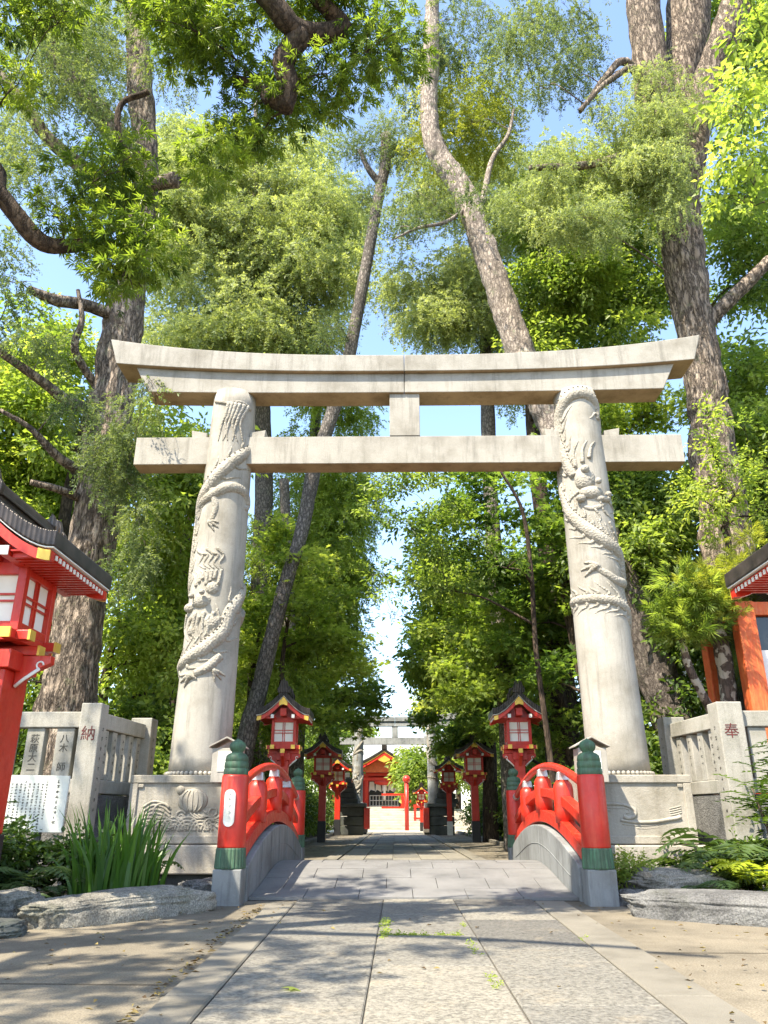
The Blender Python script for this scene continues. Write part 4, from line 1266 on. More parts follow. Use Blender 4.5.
def shrine():
    Y = 71.0
    root = thing('shrine_hall', 'red shrine hall with a curved gabled porch at the end of the avenue', 'shrine', (-0.9, Y, 1.5))
    def post(x, y, z1, w=0.28):
        b = MB(); b.box((x, y, z1 / 2), (w, w, z1)); b.build('column', M['red'], root, bevel=0.02)
    for x in (-2.3, -1.55, 1.55, 2.3): post(x, 0, 2.55)
    b = MB()
    for z, h in ((2.30, 0.26), (2.68, 0.22)): b.box((0, -0.02, z), (5.4, 0.34, h))
    b.build('tie_beam', M['red'], root, bevel=0.02)
    b = MB(); b.b2(-4.6, 4.6, 1.2, 6.5, 0, 2.9)
    b.build('wall', M['red_dark'], root)
    b = MB(); b.b2(-1.35, 1.35, 1.12, 1.19, 0, 2.1)
    b.build('doorway', M['darkglass'], root)
    b = MB()
    for k in range(10): b.b2(-1.3 + 0.27 * k, -1.25 + 0.27 * k, 1.06, 1.11, 0, 1.0)
    for z in (0.1, 0.55, 0.95): b.b2(-1.3, 1.25, 1.03, 1.055, z, z + 0.06)
    b.build('lattice', M['white'], root)
    for k in range(5):
        b = MB(); x = -1.1 + 0.55 * k
        b.prism([(x - 0.20, 2.1), (x + 0.20, 2.1), (x + 0.26, 1.35 - 0.1 * (k % 2)), (x - 0.1, 1.45), (x - 0.25, 1.25)], 0.55, 0.58)
        b.build('curtain', M['white'], root)
    b = MB(); b.lathe([(0.03, 0.6), (0.12, 0.62), (0.12, 1.7), (0.05, 2.1)], (0, 0.2, 0), 10); b.build('bell_rope', M['white'], root)
    b = MB(); b.ball((-0.1, 0.1, 2.05), 0.42, 14, 8, 0, (2.0, 0.8, 0.6)); b.build('red_drape', M['red'], root)
    for x in (-3.1, 3.1):
        b = MB()
        for z in (0.45, 0.95, 1.6): b.box((x, 0.6, z), (1.3, 0.08, 0.09))
        for q in range(5): b.box((x - 0.6 + 0.3 * q, 0.6, 0.9), (0.06, 0.07, 1.8))
        b.build('railing', M['red'], root)
    n = 24
    xs = [-3.3 + 6.6 * i / n for i in range(n + 1)]
    rz = lambda x: 3.0 + 1.55 * max(0, 1 - abs(x) / 3.3) ** 1.35 + 0.25 * (abs(x) / 3.3) ** 6
    b = MB(); b.strip([(x, rz(x) + 0.22) for x in xs], [(x, rz(x)) for x in xs], -1.3, 2.0); pr = b.build('porch_roof', M['roof'], root)
    b = MB(); b.strip([(x * .98, rz(x) - 0.005) for x in xs], [(x * .98, rz(x) - 0.34) for x in xs], -1.22, -1.05); b.build('barge_board', M['red'], pr)
    b = MB(); b.strip([(x * .98, rz(x) - 0.02) for x in xs], [(x * .98, rz(x) - 0.10) for x in xs], -1.26, -1.225)
    e = [-0.5 + i / 10 for i in range(11)]
    b.strip([(x, rz(x) - 0.345) for x in e], [(x, rz(x) - 0.95 + abs(x)) for x in e], -1.2, -1.1); b.build('gold_trim', M['gold'], pr)
    b = MB(); b.prism([(-2.6, 2.82), (2.6, 2.82), (1.3, 3.4), (0, 4.2), (-1.3, 3.4)], -0.7, -0.6); b.build('gable_panel', M['orange'], pr)
    b = MB(); b.b2(-0.22, 0.22, -1.35, 2.0, 4.72, 5.05); b.build('ridge', M['roof'], pr)
    b = MB()
    b.add([(-6, 0.4, 3.4), (6, 0.4, 3.4), (3.2, 3.4, 5.6), (-3.2, 3.4, 5.6), (-6, 7.4, 3.4), (6, 7.4, 3.4), (3.2, 4.2, 5.6), (-3.2, 4.2, 5.6), (-6, .4, 3.15), (6, .4, 3.15), (6, 7.4, 3.15), (-6, 7.4, 3.15)],
          [(0, 1, 2, 3), (5, 4, 7, 6), (1, 5, 6, 2), (4, 0, 3, 7), (3, 2, 6, 7), (8, 9, 1, 0), (9, 10, 5, 1), (10, 11, 4, 5), (11, 8, 0, 4), (11, 10, 9, 8)])
    b.build('main_roof', M['far_stone'], root)
shrine()
def red_post():
    c = at(407, 829, 51)
    root = thing('red_post', 'slim red post with a round cap standing in the sunny plaza', 'post', (c.x, 51, 0.02))
    b = MB(); b.lathe([(0.13, 0), (0.13, 2.75)], n=16); b.build('shaft', M['red'], root)
    b = MB(); b.ball((0, 0, 2.95), 0.24, 14, 10); b.build('cap', M['red'], root)
    b = MB(); b.b2(-1.55, -0.14, -0.05, 0.05, 2.0, 2.12); b.b2(-1.55, -0.14, -0.05, 0.05, 1.25, 1.36); b.build('crossbar', M['red'], root)
red_post()
def red_fence():
    root = thing('red_fence', 'low red railing across the plaza right of the slim red post', 'railing', (2.6, 58, 0.02))
    for x in (-1.2, 0, 1.2):
        b = MB(); b.b2(x - .08, x + .08, -.08, .08, 0, 1.35); b.build('upright', M['red'], root)
    b = MB(); b.b2(-1.3, 1.3, -0.06, 0.06, 1.36, 1.56); b.b2(-1.3, 1.3, -0.04, 0.04, 0.6, 0.72); b.build('rail', M['red'], root)
red_fence()

# ------------------------------------------------------------------ garden rocks
def rock(label, c, dims, rz, seed, mat='rock', rough=0.22, flat=0.0, sub=6):
    bm = bmesh.new()
    bmesh.ops.create_icosphere(bm, subdivisions=sub, radius=1.0)
    off = Vector((seed * 7.3, seed * 3.1, seed * 5.7))
    for v in bm.verts:
        p = v.co.copy()
        q = Vector((math.copysign(abs(p.x) ** 0.62, p.x), math.copysign(abs(p.y) ** 0.7, p.y), math.copysign(abs(p.z) ** (0.5 if flat else 0.8), p.z)))
        d = mnoise.fractal(p * 1.25 + off, 1.0, 2.0, 4) * rough
        d += mnoise.fractal(Vector((p.x * 2, p.y * 2, p.z * 9)) + off, 1.0, 2.0, 3) * rough * 0.22
        d += mnoise.fractal(p * 7 + off, 0.9, 2.0, 5) * rough * 0.16
        st_ = mnoise.noise(Vector((p.x * 1.2, p.y * 1.2, p.z * 14 + p.x * 1.5)) + off)
        d -= max(0, st_ - .25) * rough * 0.5
        q = q * (1 + d)
        v.co = Vector((q.x * dims[0] / 2, q.y * dims[1] / 2, q.z * dims[2] / 2))
    me = bpy.data.meshes.new('rock')
    bm.to_mesh(me); bm.free()
    for p in me.polygons: p.use_smooth = True
    o = put('rock', me, M[mat], None, c, (0, 0, rz))
    return tag(o, label, 'rock', 'garden rocks beside the bridge')
rock('long flat pale rock in front of the iris clump on the left', (-2.60, 8.13, 0.05), (2.0, 0.64, 0.38), R(52), 1, 'rock', 0.16, 1)
rock('long straight grey rock lying before the ferns on the right', (3.42, 7.75, 0.06), (2.75, 0.62, 0.36), R(-33), 2, 'rock_grey', 0.13, 1)
rock('rounded rock at the left edge beside the long flat rock', (-3.72, 7.95, 0.06), (0.85, 0.62, 0.40), R(30), 3, 'rock', 0.25)
rock('rounded boulder behind the long grey rock, under the right plinth', (3.12, 9.70, 0.10), (1.05, 0.75, 0.50), R(10), 4, 'rock', 0.25)
rock('dark boulder squeezed between the left bridge post and the flat rock', (-2.22, 9.75, 0.02), (0.50, 0.5, 0.42), R(40), 5, 'rock_grey', 0.25)
rock('small grey stone at the foot of the right bridge post', (2.55, 9.35, 0.03), (0.34, 0.40, 0.24), R(70), 6, 'rock_grey', 0.2)
rock('tiny round pebble between the right bridge post and the long grey rock', (2.47, 8.98, 0.02), (0.13, 0.13, 0.10), 0, 7, 'rock', 0.2, 0, 3)
rock('dark stone at the bottom left corner below the rounded rock', (-3.45, 6.95, 0.02), (0.9, 0.5, 0.2), R(10), 9, 'dark_stone', 0.2)
# ------------------------------------------------------------------ vegetation
def leaf(V, T, base, d, nrm, ln, w, fold=0.25, bend=0.0):
    """one folded leaf blade: two or four triangles"""
    d = d / np.linalg.norm(d); s = np.cross(d, nrm); s /= (np.linalg.norm(s) + 1e-9); u = np.cross(s, d)
    b = len(V)
    mid = base + d * ln * 0.45 + u * (0.0)
    V += [base, mid + s * w / 2 + u * w * fold, base + d * ln - u * ln * bend, mid - s * w / 2 + u * w * fold]
    T += [(b, b + 1, b + 2), (b, b + 2, b + 3)]
def unit(rg):
    v = rg.normal(size=3); return v / np.linalg.norm(v)
def tpl_broad(n=8, ln=0.10, w=0.055, seed=0, spread=0.13):
    rg = np.random.default_rng(seed); V = []; T = []
    for k in range(n):
        t = (k + 0.5) / n; a = k * 2.4
        base = np.array([t * spread * 2 - spread * .6, 0.03 * math.cos(a), 0.02 * math.sin(a)])
        d = np.array([0.55 + 0.5 * t, math.cos(a) * 0.95, math.sin(a) * 0.35 - 0.28])
        leaf(V, T, base, d + rg.normal(size=3) * .2, np.array([0, 0, 1.0]) + rg.normal(size=3) * .45, ln * rg.uniform(.7, 1.2), w * rg.uniform(.8, 1.2), .2, .15)
    return np.array(V), np.array(T)
def tpl_podo(n=15, ln=0.145, w=0.027, seed=0):
    rg = np.random.default_rng(seed); V = []; T = []
    for k in range(n):
        t = k / n; a = k * 2.4 + rg.uniform(-.3, .3)
        base = np.array([t * 0.10, 0, 0])
        d = np.array([0.45 + 0.75 * t, math.cos(a) * (.9 - .5 * t), math.sin(a) * (.8 - .5 * t) - 0.22])
        leaf(V, T, base, d, np.array([0, 0, 1.0]) + rg.normal(size=3) * .3, ln * rg.uniform(.75, 1.15), w, .15, .14)
    return np.array(V), np.array(T)
def tpl_maple(n=9, r=0.06, seed=0):
    rg = np.random.default_rng(seed); V = []; T = []
    for k in range(n):
        c = np.array([rg.uniform(-.2, .2), rg.uniform(-.2, .2), rg.uniform(-.02, .02)])
        yaw = rg.uniform(0, 6.28); tl = rg.normal(size=2) * .32
        q = r * rg.uniform(.75, 1.2)
        b = len(V)
        pts = []
        for j in range(5):
            a = yaw + (j - 2) * 0.95
            for rr, da in ((1.0, 0), (0.42, 0.475)):
                x, y = math.cos(a + da) * q * rr, math.sin(a + da) * q * rr
                pts.append(c + np.array([x, y, x * tl[0] + y * tl[1] - rr * q * .15]))
        V.append(c); V += pts
        m = len(pts)
        for j in range(5):
            i = 2 * j
            T.append((b, b + 1 + (i - 1) % m, b + 1 + i)); T.append((b, b + 1 + i, b + 1 + (i + 1) % m))
    return np.array(V), np.array(T)
def tpl_cedar(n=40, ln=0.34, nl=0.062, w=0.021, seed=0, droop=0.55):
    """hanging branchlet with many fine needles"""
    rg = np.random.default_rng(seed); V = []; T = []
    for k in range(n):
        t = rg.uniform(0, 1); a = rg.uniform(0, 6.28)
        base = np.array([t * ln, rg.normal() * .018, -droop * ln * t ** 1.6])
        d = np.array([0.55, math.cos(a), math.sin(a) * .7 - .35])
        leaf(V, T, base, d, unit(rg), nl * rg.uniform(.6, 1.3), w * rg.uniform(.7, 1.4), .05)
    return np.array(V), np.array(T)
def tpl_frond(n=13, ln=0.30, w=0.02, seed=0):
    """flat feathery spray: pinnae on both sides of a midrib"""
    rg = np.random.default_rng(seed); V = []; T = []
    for k in range(n):
        t = (k + .6) / n
        for s in (-1, 1):
            base = np.array([t * ln, 0, -0.25 * ln * t * t])
            d = np.array([0.55, s * 1.0, -.15 + rg.normal() * .12])
            leaf(V, T, base, d, np.array([0, 0, 1.0]) + rg.normal(size=3) * .2, ln * .36 * (1 - .75 * t) + .015, w, .1, .1)
    return np.array(V), np.array(T)
TPL = {
    'broad': [tpl_broad(n=6 + s % 4, ln=.085 + .008 * (s % 5), seed=s) for s in range(10)],
    'podo': [tpl_podo(n=9 + 2 * (s % 4), ln=.12 + .012 * (s % 4), seed=s) for s in range(10)],
    'maple': [tpl_maple(seed=s) for s in range(4)],
    'cedar': [tpl_cedar(n=28 + 5 * (s % 4), ln=.26 + .05 * (s % 5), droop=.3 + .15 * (s % 4), seed=s) for s in range(10)],
    'frond': [tpl_frond(seed=s) for s in range(3)],
    'tuft': [tpl_podo(20, 0.10, 0.010, seed=s) for s in range(3)],
}
def sprays(P, D, U, S, kind, tint, seed):
    """place one spray per row: position P, outward axis D, up U, scale S"""
    rg = np.random.default_rng(seed)
    D = D / (np.linalg.norm(D, axis=1, keepdims=True) + 1e-9)
    Sd = np.cross(U, D); Sd /= (np.linalg.norm(Sd, axis=1, keepdims=True) + 1e-9)
    W = np.cross(D, Sd)
    pick = rg.integers(0, len(TPL[kind]), len(P))
    VV = []; TT = []; KK = []; off = 0
    for q, (V, T) in enumerate(TPL[kind]):
        ix = np.nonzero(pick == q)[0]
        if len(ix) == 0: continue
        R_ = np.stack([D[ix], Sd[ix], W[ix]], axis=2)                     # columns
        X = np.einsum('nij,vj->nvi', R_, V) * S[ix][:, None, None] + P[ix][:, None, :]
        m = len(V)
        VV.append(X.reshape(-1, 3))
        TT.append((T[None, :, :] + (np.arange(len(ix)) * m)[:, None, None] + off).reshape(-1, 3))
        KK.append(np.repeat(tint[ix], m)); off += len(ix) * m
    return np.concatenate(VV), np.concatenate(TT), np.concatenate(KK)

def crown_arrays(clumps, kind, dens, size, seed, droop=0.3, shell=0.55):
    """clumps: rows of cx, cy, cz, rx, ry, rz. Sprays fill each clump, denser towards its skin, pointing outwards."""
    rg = np.random.default_rng(seed)
    Ps = []; Ds = []; Us = []; Ss = []; Ts = []
    for c in clumps:
        c = np.asarray(c, float); r_ = c[3:6]
        area = ((r_[0] * r_[1]) ** 1.6 + (r_[0] * r_[2]) ** 1.6 + (r_[1] * r_[2]) ** 1.6) / 3
        n = max(6, int(dens * .74 * 4 * math.pi * area ** (1 / 1.6)))
        d = rg.normal(size=(n, 3)); d /= np.linalg.norm(d, axis=1, keepdims=True)
        d[:, 2] += 0.12
        # lobes break the outline
        lob = 1 + 0.28 * np.sin(d[:, 0] * 5 + rg.uniform(0, 6)) * np.sin(d[:, 1] * 5 + rg.uniform(0, 6)) + 0.16 * np.sin(d[:, 2] * 9 + rg.uniform(0, 6))
        rad = (shell + (1 - shell) * rg.random(n) ** 0.7) * lob * (1 + 0.10 * rg.normal(size=n))
        Ps.append(c[:3] + d * r_ * rad[:, None])
        out = d * np.array([1, 1, .55]) + rg.normal(size=(n, 3)) * .35
        out[:, 2] -= droop
        Ds.append(out)
        u = rg.normal(size=(n, 3)) * .35; u[:, 2] += 1
        Us.append(u)
        Ss.append(size * rg.uniform(.6, 1.35, n))
        Ts.append(np.clip(rg.normal(0.5, 0.18, n) + rg.normal(0, .17), 0, 1))
    return sprays(np.concatenate(Ps), np.concatenate(Ds), np.concatenate(Us), np.concatenate(Ss), kind, np.concatenate(Ts), seed)

def bark_tube(b, pts, n=14, rough=0.07, steps=8, seed=0, ridge=0.0):
    """pts rows x, y, z, r; knobbly tapered limb"""
    sp = spline(pts, steps)
    k0 = len(b.v)
    b.tube([p[:3] for p in sp], [max(0.004, p[3]) for p in sp], n)
    for i in range(len(sp)):
        for k in range(n):
            q = k0 + i * n + k
            v = Vector(b.v[q]); c = Vector(sp[i][:3]); d = v - c
            f = 1 + rough * (mnoise.noise(v * (1.6 / max(.15, sp[i][3] * 2)) + Vector((seed, 0, 0))) * 1.3 + 0.5 * mnoise.noise(v * (5 / max(.15, sp[i][3] * 2))))
            if ridge:
                f += ridge * (abs(mnoise.noise(Vector((v.x * 4.2, v.y * 4.2, v.z * .55 + seed)))) * 1.6 + abs(mnoise.noise(Vector((v.x * 11, v.y * 11, v.z * 1.6)))) * .8 - .5)
            b.v[q] = tuple(c + d * f)
TREES = []
def tree(name, label, trunk, limbs, crowns, bark, cat='tree', group=None, seed=0, auto=26, autor=0.045, trunk_n=18, rough=0.08):
    """trunk: rows x, y, z, r. limbs: list of such rows. crowns: (part name, clumps, spray kind, material, density, size, droop)"""
    base = Vector(trunk[0][:3]) if trunk else Vector((crowns[0][1][0][0], crowns[0][1][0][1], 0))
    root = thing(name, label, cat, base, 0, group)
    rg = random.Random(seed)
    off = tuple(-base)
    if trunk:
        b = MB(); bark_tube(b, trunk, trunk_n, rough, 8 if trunk_n < 40 else 22, seed, 0.0 if trunk_n < 40 else 0.12)
        tk = b.build('trunk', M[bark], root, off)
    sp = spline(trunk, 10) if trunk else []
    for lm in limbs:
        b = MB(); bark_tube(b, lm, 10, rough, 6, seed)
        b.build('limb', M[bark], root, off)
    if trunk and auto:
        allc = [c for cr in crowns for c in cr[1]]
        rg.shuffle(allc)
        allc = allc[:auto]
        allc.sort(key=lambda c: min((c[0] - q[0]) ** 2 + (c[1] - q[1]) ** 2 + (c[2] - q[2]) ** 2 for q in sp[::4]))
        cand = [tuple(q) for q in sp] + [tuple(q) for lm in limbs for q in spline(lm, 5)]
        b = MB()
        for c in allc:
            cc = Vector(c[:3])
            best = min(cand, key=lambda p: math.sqrt((cc.x - p[0]) ** 2 + (cc.y - p[1]) ** 2 + (cc.z - p[2]) ** 2) + 1.3 * max(0, p[2] + 0.35 * math.hypot(cc.x - p[0], cc.y - p[1]) - cc.z))
            a = Vector(best[:3])
            ln = (cc - a).length
            if ln < 0.3: continue
            r0 = min(best[3] * 0.62, autor * (0.6 + 0.25 * ln))
            mid = a.lerp(cc, 0.5) + Vector((rg.uniform(-.12, .12), rg.uniform(-.12, .12), 0.10)) * ln
            m2 = a.lerp(cc, 0.78) + Vector((rg.uniform(-.1, .1), rg.uniform(-.1, .1), 0.05)) * ln
            bark_tube(b, [(*a, r0), (*mid, r0 * .75), (*m2, r0 * .5), (*cc, r0 * .3)], 6, rough, 4, seed)
            cand += [(*mid, r0 * .8), (*m2, r0 * .6), (*cc, r0 * .45)]
            for q in range(3):
                e = cc + Vector((rg.uniform(-1, 1) * c[3], rg.uniform(-1, 1) * c[4], rg.uniform(-.6, .8) * c[5]))
                bark_tube(b, [(*m2, r0 * .4), (*(m2.lerp(e, .5) + Vector((0, 0, .06 * ln))), r0 * .28), (*e, r0 * .12)], 5, rough, 3, seed)
        if b.v: b.build('branches', M[bark], root, off)
    for i, (pn, clumps, kind, mat, dens, size, droop) in enumerate(crowns):
        V, T, K = crown_arrays(clumps, kind, dens, size, seed * 31 + i, droop)
        put(pn, npmesh(pn, V + np.array(off), T, K), M[mat], root)
    return root

def reg(px, py, rx, ry, Ya, Yb, n, r_, seed, flat=0.75, edge=1.0):
    """n clumps inside the part of space seen round (px, py), between the distances Ya and Yb"""
    rg = random.Random(seed); out = []
    for k in range(n):
        while True:
            u, v = rg.uniform(-1, 1), rg.uniform(-1, 1)
            if u * u + v * v < 1: break
        c = at(px + u * rx * edge, py + v * ry * edge, rg.uniform(Ya, Yb))
        q = r_ * rg.uniform(.65, 1.3)
        out.append((c.x, c.y, c.z, q, q, q * flat * rg.uniform(.8, 1.2)))
    return out
def ptrunk(rows, Y):
    """trunk centre line read off the photograph: (px, py, half width px) at distance Y (or Y per row)"""
    out = []
    for r_ in rows:
        yy = r_[3] if len(r_) > 3 else Y
        c = at(r_[0], r_[1], yy)
        out.append((c.x, c.y, c.z, r_[2] * mper(r_[1], yy)))
    return out
def ground_start(rows, extra=0.25):
    x, y, z, r_ = rows[0]; x2, y2, z2, r2 = rows[1]
    k = (z + 0.3) / max(.3, z2 - z)
    return [(x + (x - x2) * k * .7, y, -0.3, r_ * 1.25 + extra * r_)] + rows

# --- big cedar behind the left fence
t1 = ground_start(ptrunk([(70, 690, 30), (81, 600, 26), (95, 530, 25), (109, 430, 24.5), (121, 340, 22), (135, 250, 17), (146, 180, 14), (140, 90, 14), (137, 20, 12), (134, -60, 11), (132, -220, 8), (131, -420, 4)], 15.0), .25)
t1 = [(x, y, z, r_ * .88) for x, y, z, r_ in t1]
lm1 = [ptrunk(r_, 15) for r_ in (
    [(136, 160, 13, 15), (112, 130, 12, 14.6), (70, 75, 10, 14.2), (30, 20, 8, 13.8), (-10, -30, 6, 13.4)],
    [(132, 215, 9, 15), (95, 178, 8, 14.4), (50, 140, 7, 13.8), (20, 100, 6, 13.4), (-10, 60, 4, 13)],
    [(125, 320, 7, 15), (85, 305, 6, 14.2), (55, 300, 6, 13.6), (28, 289, 4, 13.2)],
    [(108, 415, 6, 15), (70, 402, 6, 14.2), (40, 380, 5, 13.6), (0, 352, 4, 13)],
    [(100, 480, 6, 15), (62, 460, 5, 14.2), (30, 428, 3, 13.7), (0, 410, 2, 13.4)],
    [(95, 505, 5, 15), (60, 490, 4, 14.3), (30, 482, 3, 14)],
    [(138, 190, 5, 15), (160, 183, 7, 14.5), (176, 180, 8, 14.2)],
    [(98, 390, 4, 15), (75, 350, 4, 14.2), (82, 320, 3, 14), (78, 290, 2, 13.9)],
)]
tree('cedar_tree', 'huge furrowed cedar trunk rising behind the left stone fence', t1, lm1, [
    ('crown', reg(50, 110, 75, 110, 12.6, 15.5, 38, .5, 1, .6) + reg(5, 260, 32, 40, 12.4, 13.4, 7, .4, 9, .6) + reg(20, 330, 40, 60, 12.6, 14, 6, .42, 2, .6) + reg(115, 20, 90, 60, 14, 17.5, 18, .75, 5, .5), 'cedar', 'leaf_cedar', 34, 1.0, .55),
    ('hanging_sprays', reg(118, 440, 28, 50, 13.0, 14.0, 8, .38, 3, 1.2) + reg(130, 520, 26, 60, 13.2, 14.2, 7, .40, 4, 1.3) + reg(155, 392, 22, 12, 11.2, 12.2, 3, .22, 7, 1.0) + reg(95, 400, 30, 20, 13.5, 14.2, 3, .4, 8), 'cedar', 'leaf_cedar', 44, .9, .75),
], 'bark_big', seed=1, auto=52, autor=.022, trunk_n=90)

# --- overhanging broad leaved podocarpus whose limbs reach in from the upper left, its crown extended out of view to dapple the court
t2 = [(-5.9, 3.6, -.2, .34), (-5.8, 3.6, 2.0, .28), (-5.5, 3.7, 4.2, .24), (-5.1, 3.6, 6.2, .2), (-4.6, 3.4, 8.4, .15), (-4.2, 3.2, 10.2, .08)]
lm2 = [[(-5.5, 3.7, 4.0, .12)] + ptrunk([(-40, 165, 10, 5.2), (0, 195, 9, 5.4), (38, 240, 9, 5.6), (70, 246, 7, 5.7), (100, 240, 5, 5.8)], 5.5),
       [(-5.0, 3.6, 6.4, .12)] + ptrunk([(150, -120, 13, 4.7), (262, -8, 11, 5.1), (300, 32, 12, 5.3), (342, 28, 9, 5.4), (328, 10, 8, 5.3), (306, -14, 7, 5.2)], 5.3),
       ptrunk([(302, 34, 11, 5.3), (284, 60, 11, 5.35), (289, 86, 10, 5.4), (285, 110, 8, 5.45)], 5.4),
       ptrunk([(286, 106, 8, 5.45), (268, 98, 7, 5.5), (262, 88, 5, 5.5), (234, 78, 4, 5.6)], 5.4),
       ptrunk([(100, 240, 4, 5.8), (126, 205, 4, 5.9), (118, 112, 3, 5.95), (148, 92, 3, 6.0)], 5.4),
       [(-5.1, 3.6, 6.0, .10), (-5.6, 1.5, 7.2, .08), (-5.4, -.5, 8.0, .05)], [(-4.8, 3.5, 7.6, .10), (-3.2, 2.6, 8.6, .07), (-1.8, 1.6, 9.2, .04)]]
cl2 = (reg(118, 190, 28, 42, 5.2, 6.0, 6, .30, 11) + reg(118, 265, 42, 32, 5.2, 6.0, 8, .30, 12) + reg(85, 225, 50, 20, 5.3, 6.0, 3, .2, 13)
       + reg(75, 0, 45, 20, 4.7, 5.3, 4, .28, 14) + reg(150, 5, 45, 26, 4.9, 5.5, 5, .32, 15) + reg(200, 60, 42, 40, 5.2, 6.0, 8, .32, 16)
       + reg(215, 130, 42, 30, 5.4, 6.2, 7, .28, 17) + reg(255, 145, 30, 14, 5.6, 6.2, 3, .2, 18) + reg(320, 90, 55, 26, 5.4, 6.2, 8, .28, 19)
       + reg(345, 45, 50, 36, 5.2, 6.0, 7, .32, 20) + reg(395, 30, 28, 38, 5.2, 6.0, 4, .26, 21) + reg(225, 5, 60, 26, 5.0, 5.6, 6, .32, 22) + reg(300, -20, 110, 24, 4.9, 5.5, 8, .36, 23) + reg(8, 60, 16, 40, 5.0, 5.6, 3, .2, 24))
nvis = len(cl2)
rg_ = random.Random(77)
for k in range(80):                       # unseen crown added to dapple the court, left of and behind the viewer
    y = rg_.uniform(-3.5, 7.5)
    x, z = rg_.uniform(-9.5, min(-1.8, -1.0 - .62 * y) if y > 2 else -1.8), rg_.uniform(6.0, 10.5)
    q = rg_.uniform(.30, .66)
    if math.hypot(x + 1, y - 4) < 2.2 or (x > -3.4 and y < 2.5): continue
    cl2.append((x, y, z, q, q, q * .7))
tree('podocarpus_tree', 'dark crooked branches with long glossy leaves reaching in overhead from the upper left', t2, lm2,
     [('crown', cl2[:nvis], 'podo', 'leaf_podo', 112, .54, .5), ('dapple_crown', cl2[nvis:], 'podo', 'leaf_podo', 40, 1.0, .35)], 'bark_dark', seed=2, auto=70, autor=.016)

# --- leaning pine on the left, behind the gate
t3 = ground_start(ptrunk([(247, 735, 10), (259, 690, 8.5), (281, 600, 7.5), (302, 530, 7), (314, 470, 7.5), (330, 420, 7), (346, 370, 6.5), (358, 310, 6), (369, 250, 5.6), (378, 200, 5.5), (385, 165, 5.5), (386, 135, 5)], 19.5), .1)
tree('leaning_pine', 'slender dark trunk leaning to the right behind the left pillar', t3, [ptrunk([(381, 185, 4, 19.5), (368, 168, 3, 19.3), (360, 150, 2, 19.2)], 19)],
     [('crown', reg(356, 152, 14, 14, 19, 20.5, 6, .32, 31) + reg(398, 150, 14, 12, 19, 20.5, 5, .34, 32) + reg(366, 195, 10, 18, 19, 20, 5, .28, 33) + reg(384, 125, 14, 8, 19, 20, 4, .3, 35) + reg(330, 335, 22, 10, 18.8, 20, 4, .35, 34), 'cedar', 'leaf_cedar', 60, .8, -.1)], 'bark_grey', seed=3, auto=20, autor=.02)

# --- tall pale trunk curving behind the right half of the gate
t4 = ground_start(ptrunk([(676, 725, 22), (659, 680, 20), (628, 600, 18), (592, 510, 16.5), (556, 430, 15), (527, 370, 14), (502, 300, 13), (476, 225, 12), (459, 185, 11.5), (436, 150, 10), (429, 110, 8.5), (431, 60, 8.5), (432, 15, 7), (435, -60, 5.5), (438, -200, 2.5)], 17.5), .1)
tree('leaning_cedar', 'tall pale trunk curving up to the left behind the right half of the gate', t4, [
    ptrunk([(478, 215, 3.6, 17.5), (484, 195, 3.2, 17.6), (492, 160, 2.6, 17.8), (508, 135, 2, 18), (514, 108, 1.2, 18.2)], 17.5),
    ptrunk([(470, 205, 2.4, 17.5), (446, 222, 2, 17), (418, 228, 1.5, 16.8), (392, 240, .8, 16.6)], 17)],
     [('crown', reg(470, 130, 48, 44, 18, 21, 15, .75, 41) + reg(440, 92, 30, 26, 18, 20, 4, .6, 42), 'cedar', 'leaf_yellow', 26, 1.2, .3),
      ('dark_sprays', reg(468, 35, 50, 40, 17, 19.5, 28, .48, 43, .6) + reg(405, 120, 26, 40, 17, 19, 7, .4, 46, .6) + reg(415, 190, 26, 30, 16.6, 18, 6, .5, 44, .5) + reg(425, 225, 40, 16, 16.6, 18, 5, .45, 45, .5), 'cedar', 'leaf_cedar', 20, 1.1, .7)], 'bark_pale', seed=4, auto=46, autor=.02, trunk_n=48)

# --- great cedar at the right: thick trunk, three stems, pale drooping sprays
t5 = ground_start(ptrunk([(738, 640, 32), (727, 540, 28), (712, 440, 25), (706, 390, 22.5), (695, 330, 22), (686, 270, 23), (680, 225, 25), (674, 180, 27), (671, 150, 26)], 16.0), .2)
t5 = [(x, y, z, r_ * .82) for x, y, z, r_ in t5]
lm5 = [ptrunk(r_, 16) for r_ in (
    [(666, 190, 19, 16), (658, 130, 18, 16), (649, 60, 17, 16), (643, -10, 16, 16), (638, -120, 12, 16), (634, -300, 7, 16)],
    [(678, 170, 16, 16), (680, 90, 15, 16.2), (686, 40, 20, 16.4), (692, -30, 20, 16.5), (700, -160, 14, 16.8)],
    [(684, 190, 16, 15.9), (704, 95, 15, 15.6), (722, 45, 15.5, 15.3), (738, 0, 15, 15), (770, -90, 11, 14.6)],
    [(664, 140, 6, 16), (640, 72, 4, 15.2), (610, 80, 3, 14.6), (580, 110, 2, 14.2)],
    [(668, 175, 6, 16), (635, 155, 5, 15), (590, 165, 4, 14.4), (530, 168, 3, 14)],
    [(655, 100, 5, 16), (626, 62, 4, 15.4), (605, 78, 3, 15), (580, 112, 2, 14.8)],
    [(700, 330, 8, 16), (730, 300, 7, 15.8), (770, 260, 6, 15.6)],
)]
